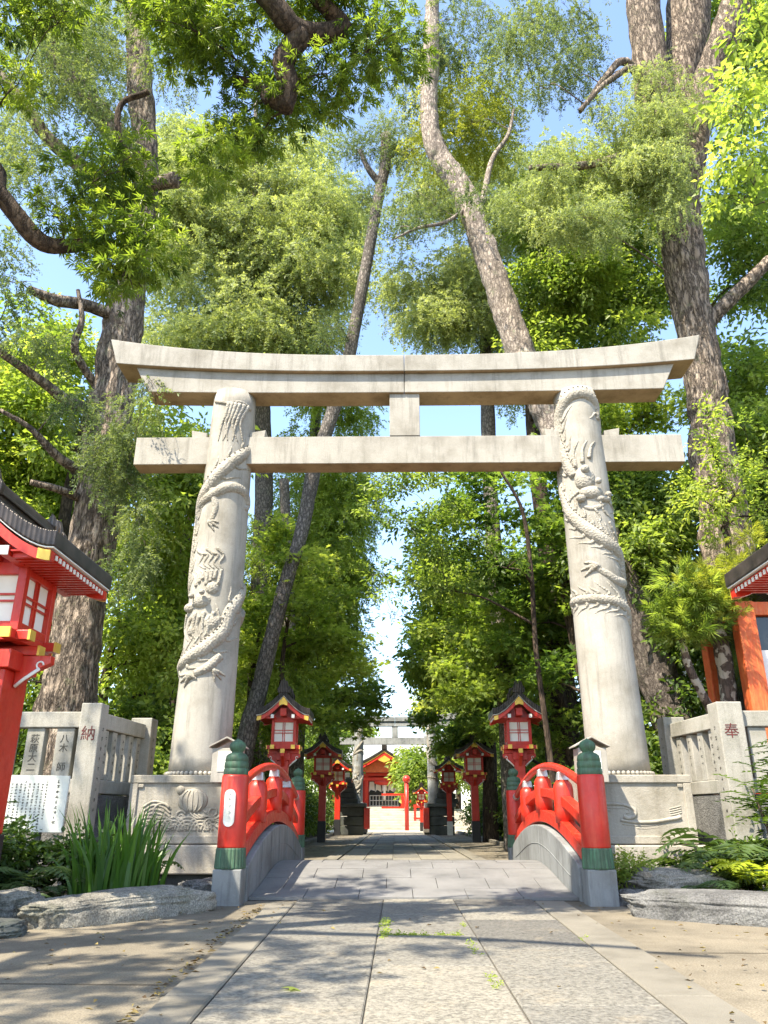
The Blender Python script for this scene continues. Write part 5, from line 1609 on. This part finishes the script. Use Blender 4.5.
tree('deodar_tree', 'massive reddish trunk splitting in three at the upper right, hung with pale sprays', t5, lm5, [
    ('drooping_sprays', reg(640, 115, 40, 60, 14.2, 15.4, 14, .42, 51, 1.1) + reg(590, 165, 55, 28, 13.8, 15.2, 16, .5, 52, .45) + reg(560, 200, 62, 26, 13.8, 15.2, 13, .5, 53, .45) + reg(655, 190, 26, 46, 14.4, 15.2, 9, .38, 54, 1.2)
     + reg(600, 220, 40, 22, 14, 15.2, 6, .4, 55, .9) + reg(690, 105, 26, 14, 14.6, 15.2, 4, .35, 56), 'cedar', 'leaf_pale', 54, .95, .85),
    ('crown', reg(555, 35, 60, 36, 14.5, 17, 34, .44, 57, .5) + reg(570, 85, 55, 24, 14.5, 16.5, 9, .42, 58, .5) + reg(510, 190, 60, 20, 13.8, 15.5, 7, .4, 59, .4), 'cedar', 'leaf_cedar', 26, 1.0, .85),
], 'bark_big', seed=5, auto=60, autor=.02, trunk_n=96, rough=.12)

# --- dense broad leaved trees behind the right half of the gate
def broad(label, trunk, regs, mat, seed, dens=15, size=2.0, kind='broad', bark='bark_dark', name='broadleaf_tree', group=None, auto=26, droop=.25):
    return tree(name, label, trunk, [], [('crown', regs, kind, mat, dens, size, droop)], bark, 'tree', group, seed, auto)
G0 = lambda x, y, r_, h: [(x, y, -.2, r_ * 1.2), (x + .1, y, h * .35, r_), (x - .15, y + .1, h * .7, r_ * .7), (x + .05, y, h, r_ * .25)]
broad('large dark green broadleaf tree filling the gap right of the curving trunk', G0(4.6, 22, .32, 17),
      reg(600, 235, 78, 70, 19.5, 23, 34, .95, 61) + reg(590, 320, 85, 60, 19.5, 23, 26, .9, 62), 'leaf_mid', 61, 22, 1.6)
broad('broadleaf tree at the right edge behind the massive reddish trunk', G0(9.2, 19.5, .3, 16),
      reg(742, 250, 40, 90, 17.5, 21, 18, .8, 63) + reg(752, 400, 45, 70, 17.5, 21, 13, .8, 64) + reg(730, 60, 60, 80, 17.5, 21, 16, .9, 65), 'leaf_mid', 63, 21, 1.6)
broad('cherry tree with layered leaves and dark limbs behind the right pillar', ground_start(ptrunk([(600, 760, 12), (590, 690, 10), (572, 610, 9), (566, 560, 8), (552, 535, 7), (540, 528, 5)], 19.0), .1),
      reg(520, 520, 75, 70, 17.5, 20, 28, .6, 66, .35) + reg(560, 610, 60, 80, 18, 20.5, 20, .65, 67, .4) + reg(610, 440, 50, 50, 18, 21, 12, .7, 68, .5), 'leaf_maple', 66, 16, 1.5, 'maple', name='cherry_tree', droop=.05)
broad('thin leafy branches crossing the sky in the middle of the gate', ground_start(ptrunk([(548, 740, 3, 17.6), (536, 650, 2.6, 17.5), (531, 570, 2.3, 17.3), (522, 510, 1.8, 17.2), (500, 470, 1.2, 17)], 17), .1),
      reg(412, 515, 52, 40, 16.2, 17.6, 20, .38, 69, .32) + reg(405, 478, 40, 20, 16.2, 17.4, 8, .32, 70, .32) + reg(398, 590, 26, 30, 16.4, 17.6, 6, .30, 71, .35) + reg(470, 560, 40, 50, 16.6, 18, 10, .5, 72, .4), 'leaf_broad', 69, 17, 1.1, 'broad', name='cherry_tree', auto=34, droop=.1)
broad('sunny yellow green tree between the curving trunk and the far gate', G0(3.4, 30, .25, 11),
      reg(452, 640, 36, 52, 27, 32, 20, .8, 73) + reg(470, 590, 40, 50, 27, 32, 14, .9, 74) + reg(435, 560, 18, 40, 28, 32, 6, .7, 741), 'leaf_bright', 73, 13, 2.2)
broad('bright maple with flat layered sprays above the first right lantern', G0(4.6, 21.5, .16, 7),
      reg(505, 650, 52, 45, 20, 23, 20, .6, 75, .35) + reg(570, 690, 45, 60, 19.5, 22.5, 16, .6, 76, .4), 'leaf_mid', 75, 16, 1.4, 'maple', name='maple_tree', droop=.05)
tree('cypress_tree', 'straight dark trunk standing above the first right lantern', ground_start(ptrunk([(508, 735, 9), (502, 660, 8), (496, 580, 8), (491, 500, 7.5), (488, 420, 7), (486, 330, 6), (486, 240, 4)], 22.5), .1), [],
     [('crown', reg(445, 295, 48, 45, 21, 24.5, 40, .8, 77, .34) + reg(490, 200, 55, 45, 22, 25, 30, .8, 771, .34) + reg(420, 180, 30, 40, 22, 25, 8, .6, 772, .6) + reg(520, 340, 40, 50, 22, 25, 10, .8, 78, .6), 'cedar', 'leaf_pale', 26, 1.5, .6)], 'bark_grey', seed=77, auto=60, autor=.03)
broad('bright green maple showing just under the right end of the lintel', G0(6.6, 18.5, .18, 9),
      reg(630, 425, 48, 16, 17.5, 19.5, 10, .5, 79, .45) + reg(648, 400, 30, 12, 17.5, 19.5, 4, .5, 80, .4), 'leaf_bright', 79, 17, 1.3, 'maple', name='maple_tree', droop=.05)
broad('mid green bushy tree rising behind the right stone fence', G0(7.8, 16.8, .18, 7),
      reg(640, 520, 55, 45, 16.6, 19, 16, .65, 81) + reg(610, 580, 40, 50, 17.5, 19.5, 12, .6, 82) + reg(690, 655, 26, 45, 16.4, 18, 14, .5, 821), 'leaf_broad', 81, 17, 1.6)
broad('loose pale leaved tree with long upright shoots in front of the reddish trunk', ptrunk([(738, 700, 5, 14.2), (735, 620, 4, 14.2), (728, 540, 3, 14.1), (718, 460, 2.4, 14)], 14.2),
      reg(722, 500, 44, 34, 13.6, 14.8, 14, .32, 83, .8) + reg(735, 450, 40, 40, 13.6, 14.8, 9, .22, 84, 1.2) + reg(712, 420, 12, 50, 13.6, 14.4, 6, .14, 85, 2.0), 'leaf_bright', 83, 22, .95, name='shrub_tree', droop=.0)
broad('dark green crown behind the pale shoots at the right edge', G0(9.6, 17.5, .2, 9),
      reg(745, 470, 40, 60, 16.5, 18.5, 13, .7, 86) + reg(680, 540, 45, 40, 16.5, 18.5, 9, .6, 87), 'leaf_mid', 86, 18, 1.4)
broad('sprays of big sunlit leaves hanging into the upper right corner', [(7.6, 8.2, -.2, .2), (7.4, 8.2, 3, .17), (7.0, 8.1, 6, .13), (6.6, 8.0, 8.5, .06)],
      reg(752, 110, 24, 60, 7.6, 8.6, 9, .32, 88) + reg(758, 30, 24, 40, 7.6, 8.6, 5, .32, 89) + reg(745, 175, 28, 34, 7.8, 8.6, 5, .28, 90), 'leaf_bright', 88, 19, 1.15, name='maple_tree', auto=18)
# pruned podocarpus at the right
tree('pruned_podocarpus', 'pruned garden tree with mottled pale trunk and spiky round tufts, right of the right pillar', ptrunk([(730, 735, 8, 12.9), (728, 690, 8, 12.9), (722, 650, 8, 12.8), (714, 620, 6, 12.7), (700, 596, 4, 12.6)], 12.8),
     [ptrunk([(712, 712, 5, 12.9), (700, 690, 4, 12.7), (688, 664, 4, 12.6), (682, 640, 3, 12.5)], 12.7)],
     [('crown', reg(688, 612, 34, 22, 12.1, 13.0, 13, .26, 91) + reg(700, 590, 26, 14, 12.1, 13.0, 6, .24, 92) + reg(725, 605, 20, 18, 12.3, 13.1, 5, .22, 95), 'tuft', 'leaf_mid', 50, 1.45, -.35),
      ('new_shoots', reg(712, 590, 40, 22, 11.9, 12.9, 9, .24, 93) + reg(745, 552, 26, 20, 12, 13, 7, .24, 94), 'tuft', 'leaf_yellow', 55, 1.0, -.45)], 'bark_mottled', seed=91, auto=14, autor=.02)

# --- left side behind the gate
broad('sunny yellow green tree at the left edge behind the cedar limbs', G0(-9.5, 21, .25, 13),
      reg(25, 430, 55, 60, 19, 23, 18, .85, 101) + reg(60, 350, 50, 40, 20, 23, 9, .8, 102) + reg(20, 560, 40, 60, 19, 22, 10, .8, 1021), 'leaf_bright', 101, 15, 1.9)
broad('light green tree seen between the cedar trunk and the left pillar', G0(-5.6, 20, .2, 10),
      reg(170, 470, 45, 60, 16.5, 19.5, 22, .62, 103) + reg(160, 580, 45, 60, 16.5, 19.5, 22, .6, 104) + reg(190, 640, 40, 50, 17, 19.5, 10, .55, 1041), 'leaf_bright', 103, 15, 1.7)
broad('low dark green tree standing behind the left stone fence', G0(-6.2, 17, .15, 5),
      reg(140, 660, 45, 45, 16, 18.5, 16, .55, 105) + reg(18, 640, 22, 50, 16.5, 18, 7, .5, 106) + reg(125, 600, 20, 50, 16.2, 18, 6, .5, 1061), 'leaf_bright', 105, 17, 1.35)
tree('pale_cedar_tree', 'tall cedar with soft pale foliage filling the sky left of centre', ground_start(ptrunk([(258, 740, 11), (258, 650, 10), (262, 560, 10), (264, 480, 9), (262, 400, 8), (258, 300, 7), (256, 200, 4), (256, 100, 2)], 25), .1), [],
     [('crown', reg(215, 230, 70, 75, 22, 27, 40, 1.1, 107, .34) + reg(285, 260, 60, 90, 23, 28, 42, 1.05, 108, .34) + reg(230, 330, 90, 30, 22, 27, 22, 1.0, 109, .34) + reg(330, 220, 30, 50, 24, 28, 12, .8, 110, .7) + reg(200, 180, 50, 50, 22, 27, 18, .9, 1101, .34) + reg(290, 165, 50, 30, 24, 28, 10, .8, 1102, .4), 'cedar', 'leaf_pale', 20, 1.9, .5)], 'bark_grey', seed=107, auto=90, autor=.05)
tree('cedar_tree', 'feathery green cedar right of the leaning trunk, seen through the gate', ground_start(ptrunk([(296, 760, 8), (301, 660, 7.5), (308, 560, 7), (314, 460, 6), (318, 360, 4)], 28), .1), [],
     [('crown', reg(320, 520, 48, 60, 25.5, 29, 32, 1.0, 111, .34) + reg(300, 600, 48, 60, 25, 28.5, 22, .9, 112, .7) + reg(340, 610, 20, 50, 27, 30, 7, .7, 113, .7) + reg(325, 420, 36, 46, 26, 29, 14, .8, 114, .34) + reg(335, 550, 24, 70, 26, 29, 12, .7, 1141, .7), 'cedar', 'leaf_bright', 19, 1.8, .6)], 'bark_grey', seed=111, auto=20)
tree('cedar_tree', 'thin straight cedar trunk beside the left pillar, darker foliage round it', ground_start(ptrunk([(292, 720, 6), (290, 640, 6), (288, 560, 5), (284, 480, 5)], 24), .1), [],
     [('crown', reg(235, 600, 36, 70, 22.5, 25.5, 14, .7, 115, .8) + reg(270, 690, 40, 40, 21, 24, 14, .6, 116, .7), 'cedar', 'leaf_bright', 20, 1.5, .5)], 'bark_grey', seed=115, auto=14)
broad('yellowish maple with flat layers above the first left lantern', G0(-3.9, 22, .13, 6),
      reg(265, 640, 45, 42, 20.5, 23, 14, .5, 117, .35) + reg(320, 680, 48, 42, 21, 24.5, 20, .55, 118, .35), 'leaf_bright', 117, 16, 1.4, 'maple', name='maple_tree', droop=.05)
broad('dark layered maple leaning over the avenue beside the far gate', G0(-5.6, 31, .16, 8),
      reg(342, 700, 30, 36, 28, 33, 22, .6, 119, .35) + reg(330, 640, 22, 36, 29, 33, 8, .55, 120, .4), 'leaf_mid', 119, 14, 1.8, 'maple', name='maple_tree', droop=.05)
broad('dark maple reaching in front of the right end of the far gate', G0(6.0, 32, .16, 8),
      reg(444, 712, 26, 42, 29, 33, 18, .55, 121, .4) + reg(480, 700, 34, 40, 27, 32, 13, .75, 122, .45), 'leaf_mid', 121, 14, 1.8, 'maple', name='maple_tree', droop=.05)

broad('sunlit layered maple right of the leaning trunk, in front of the feathery cedar', G0(-2.9, 21, .10, 6.5),
      reg(300, 585, 30, 40, 19.5, 21.5, 8, .5, 131, .4) + reg(325, 620, 28, 34, 20, 22, 8, .5, 132, .4) + reg(275, 540, 20, 30, 19.5, 21, 5, .45, 133, .4), 'leaf_bright', 131, 15, 1.4, 'maple', name='maple_tree', droop=.05)
broad('sunlit layered maple between the right lantern and the sky gap', G0(3.4, 22.5, .10, 7),
      reg(448, 600, 30, 40, 20, 23, 9, .5, 134, .4) + reg(460, 680, 34, 26, 20, 23, 8, .5, 135, .4) + reg(530, 600, 30, 40, 19, 21, 8, .5, 136, .4), 'leaf_bright', 134, 15, 1.4, 'maple', name='maple_tree', droop=.05)
# --- farther rows on both sides of the avenue and beyond the frame's edges
rg_ = random.Random(5)
rows = []
for k, (x, y, h) in enumerate([(-7.2, 26, 10), (-7.2, 32, 8), (-8.5, 37, 8), (-6.6, 44, 8), (-8.5, 49, 9), (7.8, 26, 12), (6.6, 34, 12), (7.6, 39, 12), (5.9, 45, 10), (9, 51, 12)]):
    left = x < 0
    cl = []
    for q in range(15):
        a = rg_.uniform(0, 6.28); rr = rg_.uniform(.2, 1) * 2.2; z = rg_.uniform(.25, 1.0) * h
        rr *= (1.15 - .75 * (z / h))
        s_ = rg_.uniform(.7, 1.2)
        cl.append((x + rr * math.cos(a), y + rr * math.sin(a), z, s_, s_, s_ * .7))
    broad(('green tree in the far row along the left of the avenue, past the first lantern' if left else 'green tree in the far row along the right of the avenue, past the first lantern'), G0(x, y, .2, h), cl,
          ['leaf_broad', 'leaf_maple', 'leaf_cedar'][k % 3], 200 + k, 11, 2.6, ['broad', 'maple', 'cedar'][k % 3], group='trees in the far rows, %s of the avenue' % ('left' if left else 'right'), auto=8)
for k, (x, y, h, m_) in enumerate([(-15, 17, 13, 'leaf_broad'), (-13, 24, 15, 'leaf_bright'), (-17, 32, 17, 'leaf_broad'), (-12, 40, 15, 'leaf_broad'), (15, 18, 14, 'leaf_broad'), (13.5, 25, 16, 'leaf_broad'), (17, 33, 17, 'leaf_bright'), (12.5, 42, 15, 'leaf_broad')]):
    left = x < 0
    cl = []
    for q in range(20):
        a = rg_.uniform(0, 6.28); rr = rg_.uniform(.2, 1) * 3.4; z = rg_.uniform(.12, 1.0) * h; s_ = rg_.uniform(1.0, 1.7)
        cl.append((x + rr * math.cos(a), y + rr * math.sin(a), z, s_, s_, s_ * .75))
    broad(('bushy tree of the wood behind the left stone fence' if left else 'bushy tree of the wood behind the right stone fence'), G0(x, y, .3, h), cl, m_, 230 + k, 9, 3.0,
          group='wood behind the %s fence' % ('left' if left else 'right'), auto=6)
for k, (px, py, Y, h, m_) in enumerate([(455, 725, 66, 9, 'leaf_yellow'), (470, 745, 62, 7, 'leaf_bright'), (413, 768, 66, 4.2, 'leaf_bright'), (424, 778, 64, 4.5, 'leaf_mid'), (345, 745, 80, 8, 'leaf_bright'), (330, 750, 66, 8, 'leaf_broad'), (385, 772, 92, 6, 'leaf_bright')]):
    c = at(px, py, Y); x = c.x
    cl = []
    for q in range(14):
        a = rg_.uniform(0, 6.28); rr = rg_.uniform(.1, 1) * (1.0 if k in (2, 3) else 2.6); s_ = rg_.uniform(.6, 1.1) * (1 if k in (2, 3) else 1.5); z = c.z + rg_.uniform(-1, 1) * (1.2 if k in (2, 3) else 2.5)
        cl.append((x + rr * math.cos(a), Y + rr * math.sin(a), max(.8, z), s_, s_, s_ * .7))
    lab = ['yellow green tree behind the right pillar of the far gate', 'low sunny tree right of the far gate', 'small green tree in front of the shrine hall roof', 'leafy tree overlapping the right side of the shrine hall',
           'sunny tree left of the shrine hall roof', 'green tree left of the far gate, beyond the plaza', 'light green tree behind the ridge of the shrine hall'][k]
    broad(lab, G0(x, Y, .2, c.z), cl, m_, 250 + k, 9, 3.2, auto=5)

# --- clipped and wild shrubs under the trees along both sides
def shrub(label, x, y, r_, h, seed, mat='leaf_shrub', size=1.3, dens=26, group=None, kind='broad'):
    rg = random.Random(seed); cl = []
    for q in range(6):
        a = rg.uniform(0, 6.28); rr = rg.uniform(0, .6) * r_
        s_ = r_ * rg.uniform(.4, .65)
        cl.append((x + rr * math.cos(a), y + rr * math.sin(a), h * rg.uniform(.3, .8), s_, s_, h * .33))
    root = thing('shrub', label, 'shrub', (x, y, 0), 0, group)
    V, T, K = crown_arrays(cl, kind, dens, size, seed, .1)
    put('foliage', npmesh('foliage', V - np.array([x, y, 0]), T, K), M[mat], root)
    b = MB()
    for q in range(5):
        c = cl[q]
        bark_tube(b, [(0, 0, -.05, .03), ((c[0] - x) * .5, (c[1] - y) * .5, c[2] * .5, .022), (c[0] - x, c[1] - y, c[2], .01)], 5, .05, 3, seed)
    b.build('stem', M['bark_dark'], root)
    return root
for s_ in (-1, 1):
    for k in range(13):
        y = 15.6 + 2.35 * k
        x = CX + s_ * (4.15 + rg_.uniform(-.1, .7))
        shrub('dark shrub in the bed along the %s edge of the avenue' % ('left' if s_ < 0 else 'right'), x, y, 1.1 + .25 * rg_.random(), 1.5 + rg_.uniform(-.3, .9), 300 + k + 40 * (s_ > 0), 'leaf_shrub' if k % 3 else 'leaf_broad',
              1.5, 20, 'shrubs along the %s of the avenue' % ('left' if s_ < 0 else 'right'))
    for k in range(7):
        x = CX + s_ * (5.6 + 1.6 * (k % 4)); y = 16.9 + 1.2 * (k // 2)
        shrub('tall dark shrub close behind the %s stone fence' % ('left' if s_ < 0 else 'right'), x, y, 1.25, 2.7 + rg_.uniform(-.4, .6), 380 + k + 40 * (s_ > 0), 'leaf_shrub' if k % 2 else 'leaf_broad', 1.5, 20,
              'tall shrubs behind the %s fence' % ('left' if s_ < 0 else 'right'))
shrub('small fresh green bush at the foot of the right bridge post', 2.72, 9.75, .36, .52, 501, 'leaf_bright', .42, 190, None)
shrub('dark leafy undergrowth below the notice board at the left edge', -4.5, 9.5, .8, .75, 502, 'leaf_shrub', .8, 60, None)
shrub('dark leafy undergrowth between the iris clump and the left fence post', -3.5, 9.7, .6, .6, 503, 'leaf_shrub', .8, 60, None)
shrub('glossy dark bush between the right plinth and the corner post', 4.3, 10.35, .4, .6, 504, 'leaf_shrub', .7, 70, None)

# --- ferns, iris, mahonia
def fern(label, x, y, n, ln, seed, mat='leaf_fern', z=0.0, rise=(.5, 1.1), group=None, w=.30):
    rg = np.random.default_rng(seed); V = []; T = []; K = []
    for k in range(n):
        a = 2 * math.pi * k / n + rg.uniform(-.4, .4); L_ = ln * rg.uniform(.7, 1.15); up = rg.uniform(*rise)
        dr = np.array([math.cos(a), math.sin(a), 0]); side = np.array([-math.sin(a), math.cos(a), 0])
        m = 17; tn = rg.normal(.5, .16)
        prev = None
        for i in range(m + 1):
            t = i / m
            p = dr * L_ * (t * .85) + np.array([0, 0, L_ * (up * t - .75 * up * t ** 2.3)])
            if prev is not None:
                tg = p - prev; tg /= np.linalg.norm(tg)
                b0 = len(V)
                V += [prev + side * .003, prev - side * .003, p]; T.append((b0, b0 + 1, b0 + 2)); K += [tn * .7] * 3
                if i > 2:
                    pl = L_ * w * math.sin(math.pi * min(1, (t * .93 + .07)) ** .75) + .01
                    for s in (-1, 1):
                        n0 = len(V)
                        leaf(V, T, p, side * s + tg * .45 + np.array([0, 0, -.18]) + rg.normal(size=3) * .06, np.array([0, 0, 1.0]) + dr * .3, pl, L_ * .045, .1, .12)
                        K += [tn + rg.normal() * .08] * (len(V) - n0)
            prev = p
    root = thing('fern', label, 'fern', (x, y, z), 0, group)
    put('fronds', npmesh('fronds', np.array(V), np.array(T), np.clip(np.array(K), 0, 1)), M[mat], root)
    return root
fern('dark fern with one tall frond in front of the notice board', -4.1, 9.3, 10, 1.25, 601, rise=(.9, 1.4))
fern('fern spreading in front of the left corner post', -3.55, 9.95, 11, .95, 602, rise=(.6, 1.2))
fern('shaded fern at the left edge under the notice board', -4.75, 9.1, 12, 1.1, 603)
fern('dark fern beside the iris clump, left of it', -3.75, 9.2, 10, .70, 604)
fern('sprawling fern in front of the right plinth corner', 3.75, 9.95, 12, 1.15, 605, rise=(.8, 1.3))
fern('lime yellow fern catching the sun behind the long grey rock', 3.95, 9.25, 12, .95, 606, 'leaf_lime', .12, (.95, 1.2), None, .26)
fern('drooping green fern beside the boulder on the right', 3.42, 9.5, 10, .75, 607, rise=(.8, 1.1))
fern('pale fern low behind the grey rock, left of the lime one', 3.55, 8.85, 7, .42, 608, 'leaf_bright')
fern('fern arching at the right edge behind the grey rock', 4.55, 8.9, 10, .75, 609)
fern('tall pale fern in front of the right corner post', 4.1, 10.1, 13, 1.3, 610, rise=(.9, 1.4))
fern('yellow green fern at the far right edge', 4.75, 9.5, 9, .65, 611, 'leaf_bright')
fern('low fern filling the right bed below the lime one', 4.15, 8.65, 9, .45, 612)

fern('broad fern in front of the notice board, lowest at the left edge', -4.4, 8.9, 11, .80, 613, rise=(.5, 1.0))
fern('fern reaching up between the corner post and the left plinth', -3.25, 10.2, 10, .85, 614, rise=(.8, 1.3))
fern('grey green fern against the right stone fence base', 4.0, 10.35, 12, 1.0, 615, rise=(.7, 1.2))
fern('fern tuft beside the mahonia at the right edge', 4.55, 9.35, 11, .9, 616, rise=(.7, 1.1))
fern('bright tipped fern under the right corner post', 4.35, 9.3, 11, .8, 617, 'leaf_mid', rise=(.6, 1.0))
def mahonia(label, x, y, h, n, seed, mat='leaf_shrub'):
    rg = np.random.default_rng(seed); V = []; T = []; K = []
    b = MB()
    for s in range(3):
        a0 = rg.uniform(0, 6.28); top = np.array([.22 * math.cos(a0), .22 * math.sin(a0), h * rg.uniform(.7, 1.0)])
        bark_tube(b, [(0, 0, -.05, .022), (top[0] * .4, top[1] * .4, top[2] * .5, .018), (*top, .010)], 6, .05, 4, seed)
        for k in range(n):
            a = 2.4 * k; L_ = rg.uniform(.32, .5)
            st = top * (1 - .35 * k / n) + np.array([0, 0, .02])
            dr = np.array([math.cos(a), math.sin(a), rg.uniform(-.05, .75)])
            dr /= np.linalg.norm(dr); side = np.cross(dr, [0, 0, 1]); side /= np.linalg.norm(side); tn = rg.normal(.45, .2)
            for i in range(7):
                t = (i + .7) / 7; p = st + dr * L_ * t - np.array([0, 0, .12 * t * t])
                for q in (-1, 1):
                    n0 = len(V)
                    leaf(V, T, p, side * q + dr * .6 + rg.normal(size=3) * .08, np.array([0, 0, 1.0]), .15 * (1 - .4 * t), .032, .15, .15)
                    K += [tn + rg.normal() * .08] * (len(V) - n0)
    root = thing('mahonia_bush', label, 'shrub', (x, y, 0))
    put('foliage', npmesh('foliage', np.array(V), np.array(T), np.clip(np.array(K), 0, 1)), M[mat], root)
    b.build('stem', M['bark_dark'], root)
mahonia('dark leggy bush with feathery leaves over the right corner post', 4.62, 10.15, 1.95, 15, 620)
mahonia('dark feathery bush at the right edge in front of the fence', 4.42, 9.7, 1.25, 12, 621)
mahonia('dark feathery bush at the left edge below the big lantern', -4.55, 8.7, .95, 9, 622)

def iris():
    x0, y0 = -3.02, 9.25
    rg = np.random.default_rng(9); V = []; T = []; K = []
    for k in range(170):
        a = rg.uniform(0, 6.28); rr = .40 * math.sqrt(rg.random())
        bx, by = rr * math.cos(a) * 1.25, rr * math.sin(a) * .7
        h = rg.uniform(.6, 1.22) * (1 - .2 * rr); ln = np.array([bx * .30 + rg.normal() * .09, by * .3 + rg.normal() * .09])
        w = rg.uniform(.016, .026); fa = rg.uniform(-.6, .6); side = np.array([math.cos(fa), math.sin(fa), 0])
        m = 6; tn = np.clip(rg.normal(.5, .2), 0, 1); b0 = len(V)
        bend = rg.uniform(0, .35) if rg.random() < .72 else rg.uniform(.6, 1.3)
        for i in range(m + 1):
            t = i / m
            p = np.array([bx + ln[0] * t * t * (1 + bend), by + ln[1] * t * t * (1 + bend), h * (t - bend * .35 * t ** 3)])
            ww = w * (1 - t ** 2.2) + .0008
            V += [p - side * ww, p + side * ww]; K += [tn, tn]
        for i in range(m):
            q = b0 + 2 * i
            T += [(q, q + 1, q + 3), (q, q + 3, q + 2)]
    root = thing('iris_clump', 'clump of tall upright iris blades behind the long flat rock', 'plant', (x0, y0, 0))
    put('blades', npmesh('blades', np.array(V), np.array(T), np.array(K)), M['leaf_iris'], root)
iris()

# --- ground litter: moss and weeds in the slab joints, fallen leaves
def weeds():
    rg = np.random.default_rng(12); P = []
    for x0, x1, y0, y1, n in ((-.105, -.07, 6.7, 7.8, 120), (-.08, .52, 6.89, 6.915, 160), (.54, .57, 6.0, 6.5, 22), (.54, .57, 4.9, 5.3, 26), (.55, .58, 7.4, 7.6, 10), (1.42, 1.45, 6.6, 6.8, 8)):
        P += [(rg.uniform(x0, x1), rg.uniform(y0, y1), .012) for _ in range(n)]
    P = np.array(P); n = len(P)
    D = rg.normal(size=(n, 3)); D[:, 2] = abs(D[:, 2]) * .6
    U = np.tile([0, 0, 1.0], (n, 1)) + rg.normal(size=(n, 3)) * .3
    V, T, K = sprays(P, D, U, rg.uniform(.10, .26, n), 'broad', rg.uniform(.3, .9, n), 5)
    o = put('moss', npmesh('moss', V, T, K), M['leaf_bright']); tag(o, 'moss and tiny weeds growing in the joints between the path slabs', 'weeds', None, 'stuff')
weeds()
def litter():
    rg = np.random.default_rng(21); P = []
    for _ in range(420):
        x = rg.uniform(-4.5, 4.5); y = rg.uniform(3.8, 9.2)
        if -1.1 < x < 1.5 and rg.random() < .85: continue
        P.append((x, y, .026))
    for _ in range(160):
        y = rg.uniform(3.9, 9.0); P.append((xl(y) - .30 - abs(rg.normal()) * .05, y, .012))
    for _ in range(300): P.append((CX + rg.choice([-1, 1]) * rg.uniform(1.75, 3.1), rg.uniform(15, 40), .02))
    P = np.array(P); n = len(P); V = []; T = []; K = []
    for p in P:
        n0 = len(V); a = rg.uniform(0, 6.28)
        leaf(V, T, p, np.array([math.cos(a), math.sin(a), rg.uniform(-.05, .2)]), np.array([0, 0, 1.0]) + rg.normal(size=3) * .25, rg.uniform(.02, .065), rg.uniform(.010, .030), .25, .1)
        K += [rg.random()] * (len(V) - n0)
    o = put('fallen_leaves', npmesh('fallen_leaves', np.array(V), np.array(T), np.array(K)), M['leaf_litter'])
    tag(o, 'dry fallen leaves scattered over the court', 'leaves', None, 'stuff')
M['leaf_litter'] = leafmat('dry leaves', (0.06, 0.035, 0.015), (0.13, 0.085, 0.03), (0.24, 0.19, 0.06), 0.1, 0.8)
litter()
b = MB(); c_ = []
V, T = tpl_maple(1, .075, 3); V = V - V[0]; V[:, 2] += .032
o = put('fallen_leaf', npmesh('fallen_leaf', V, T, np.full(len(V), .8)), M['leaf_bright'], None, (-.56, 4.85, 0))
tag(o, 'single yellow green fallen maple leaf lying on the path slab', 'leaf')
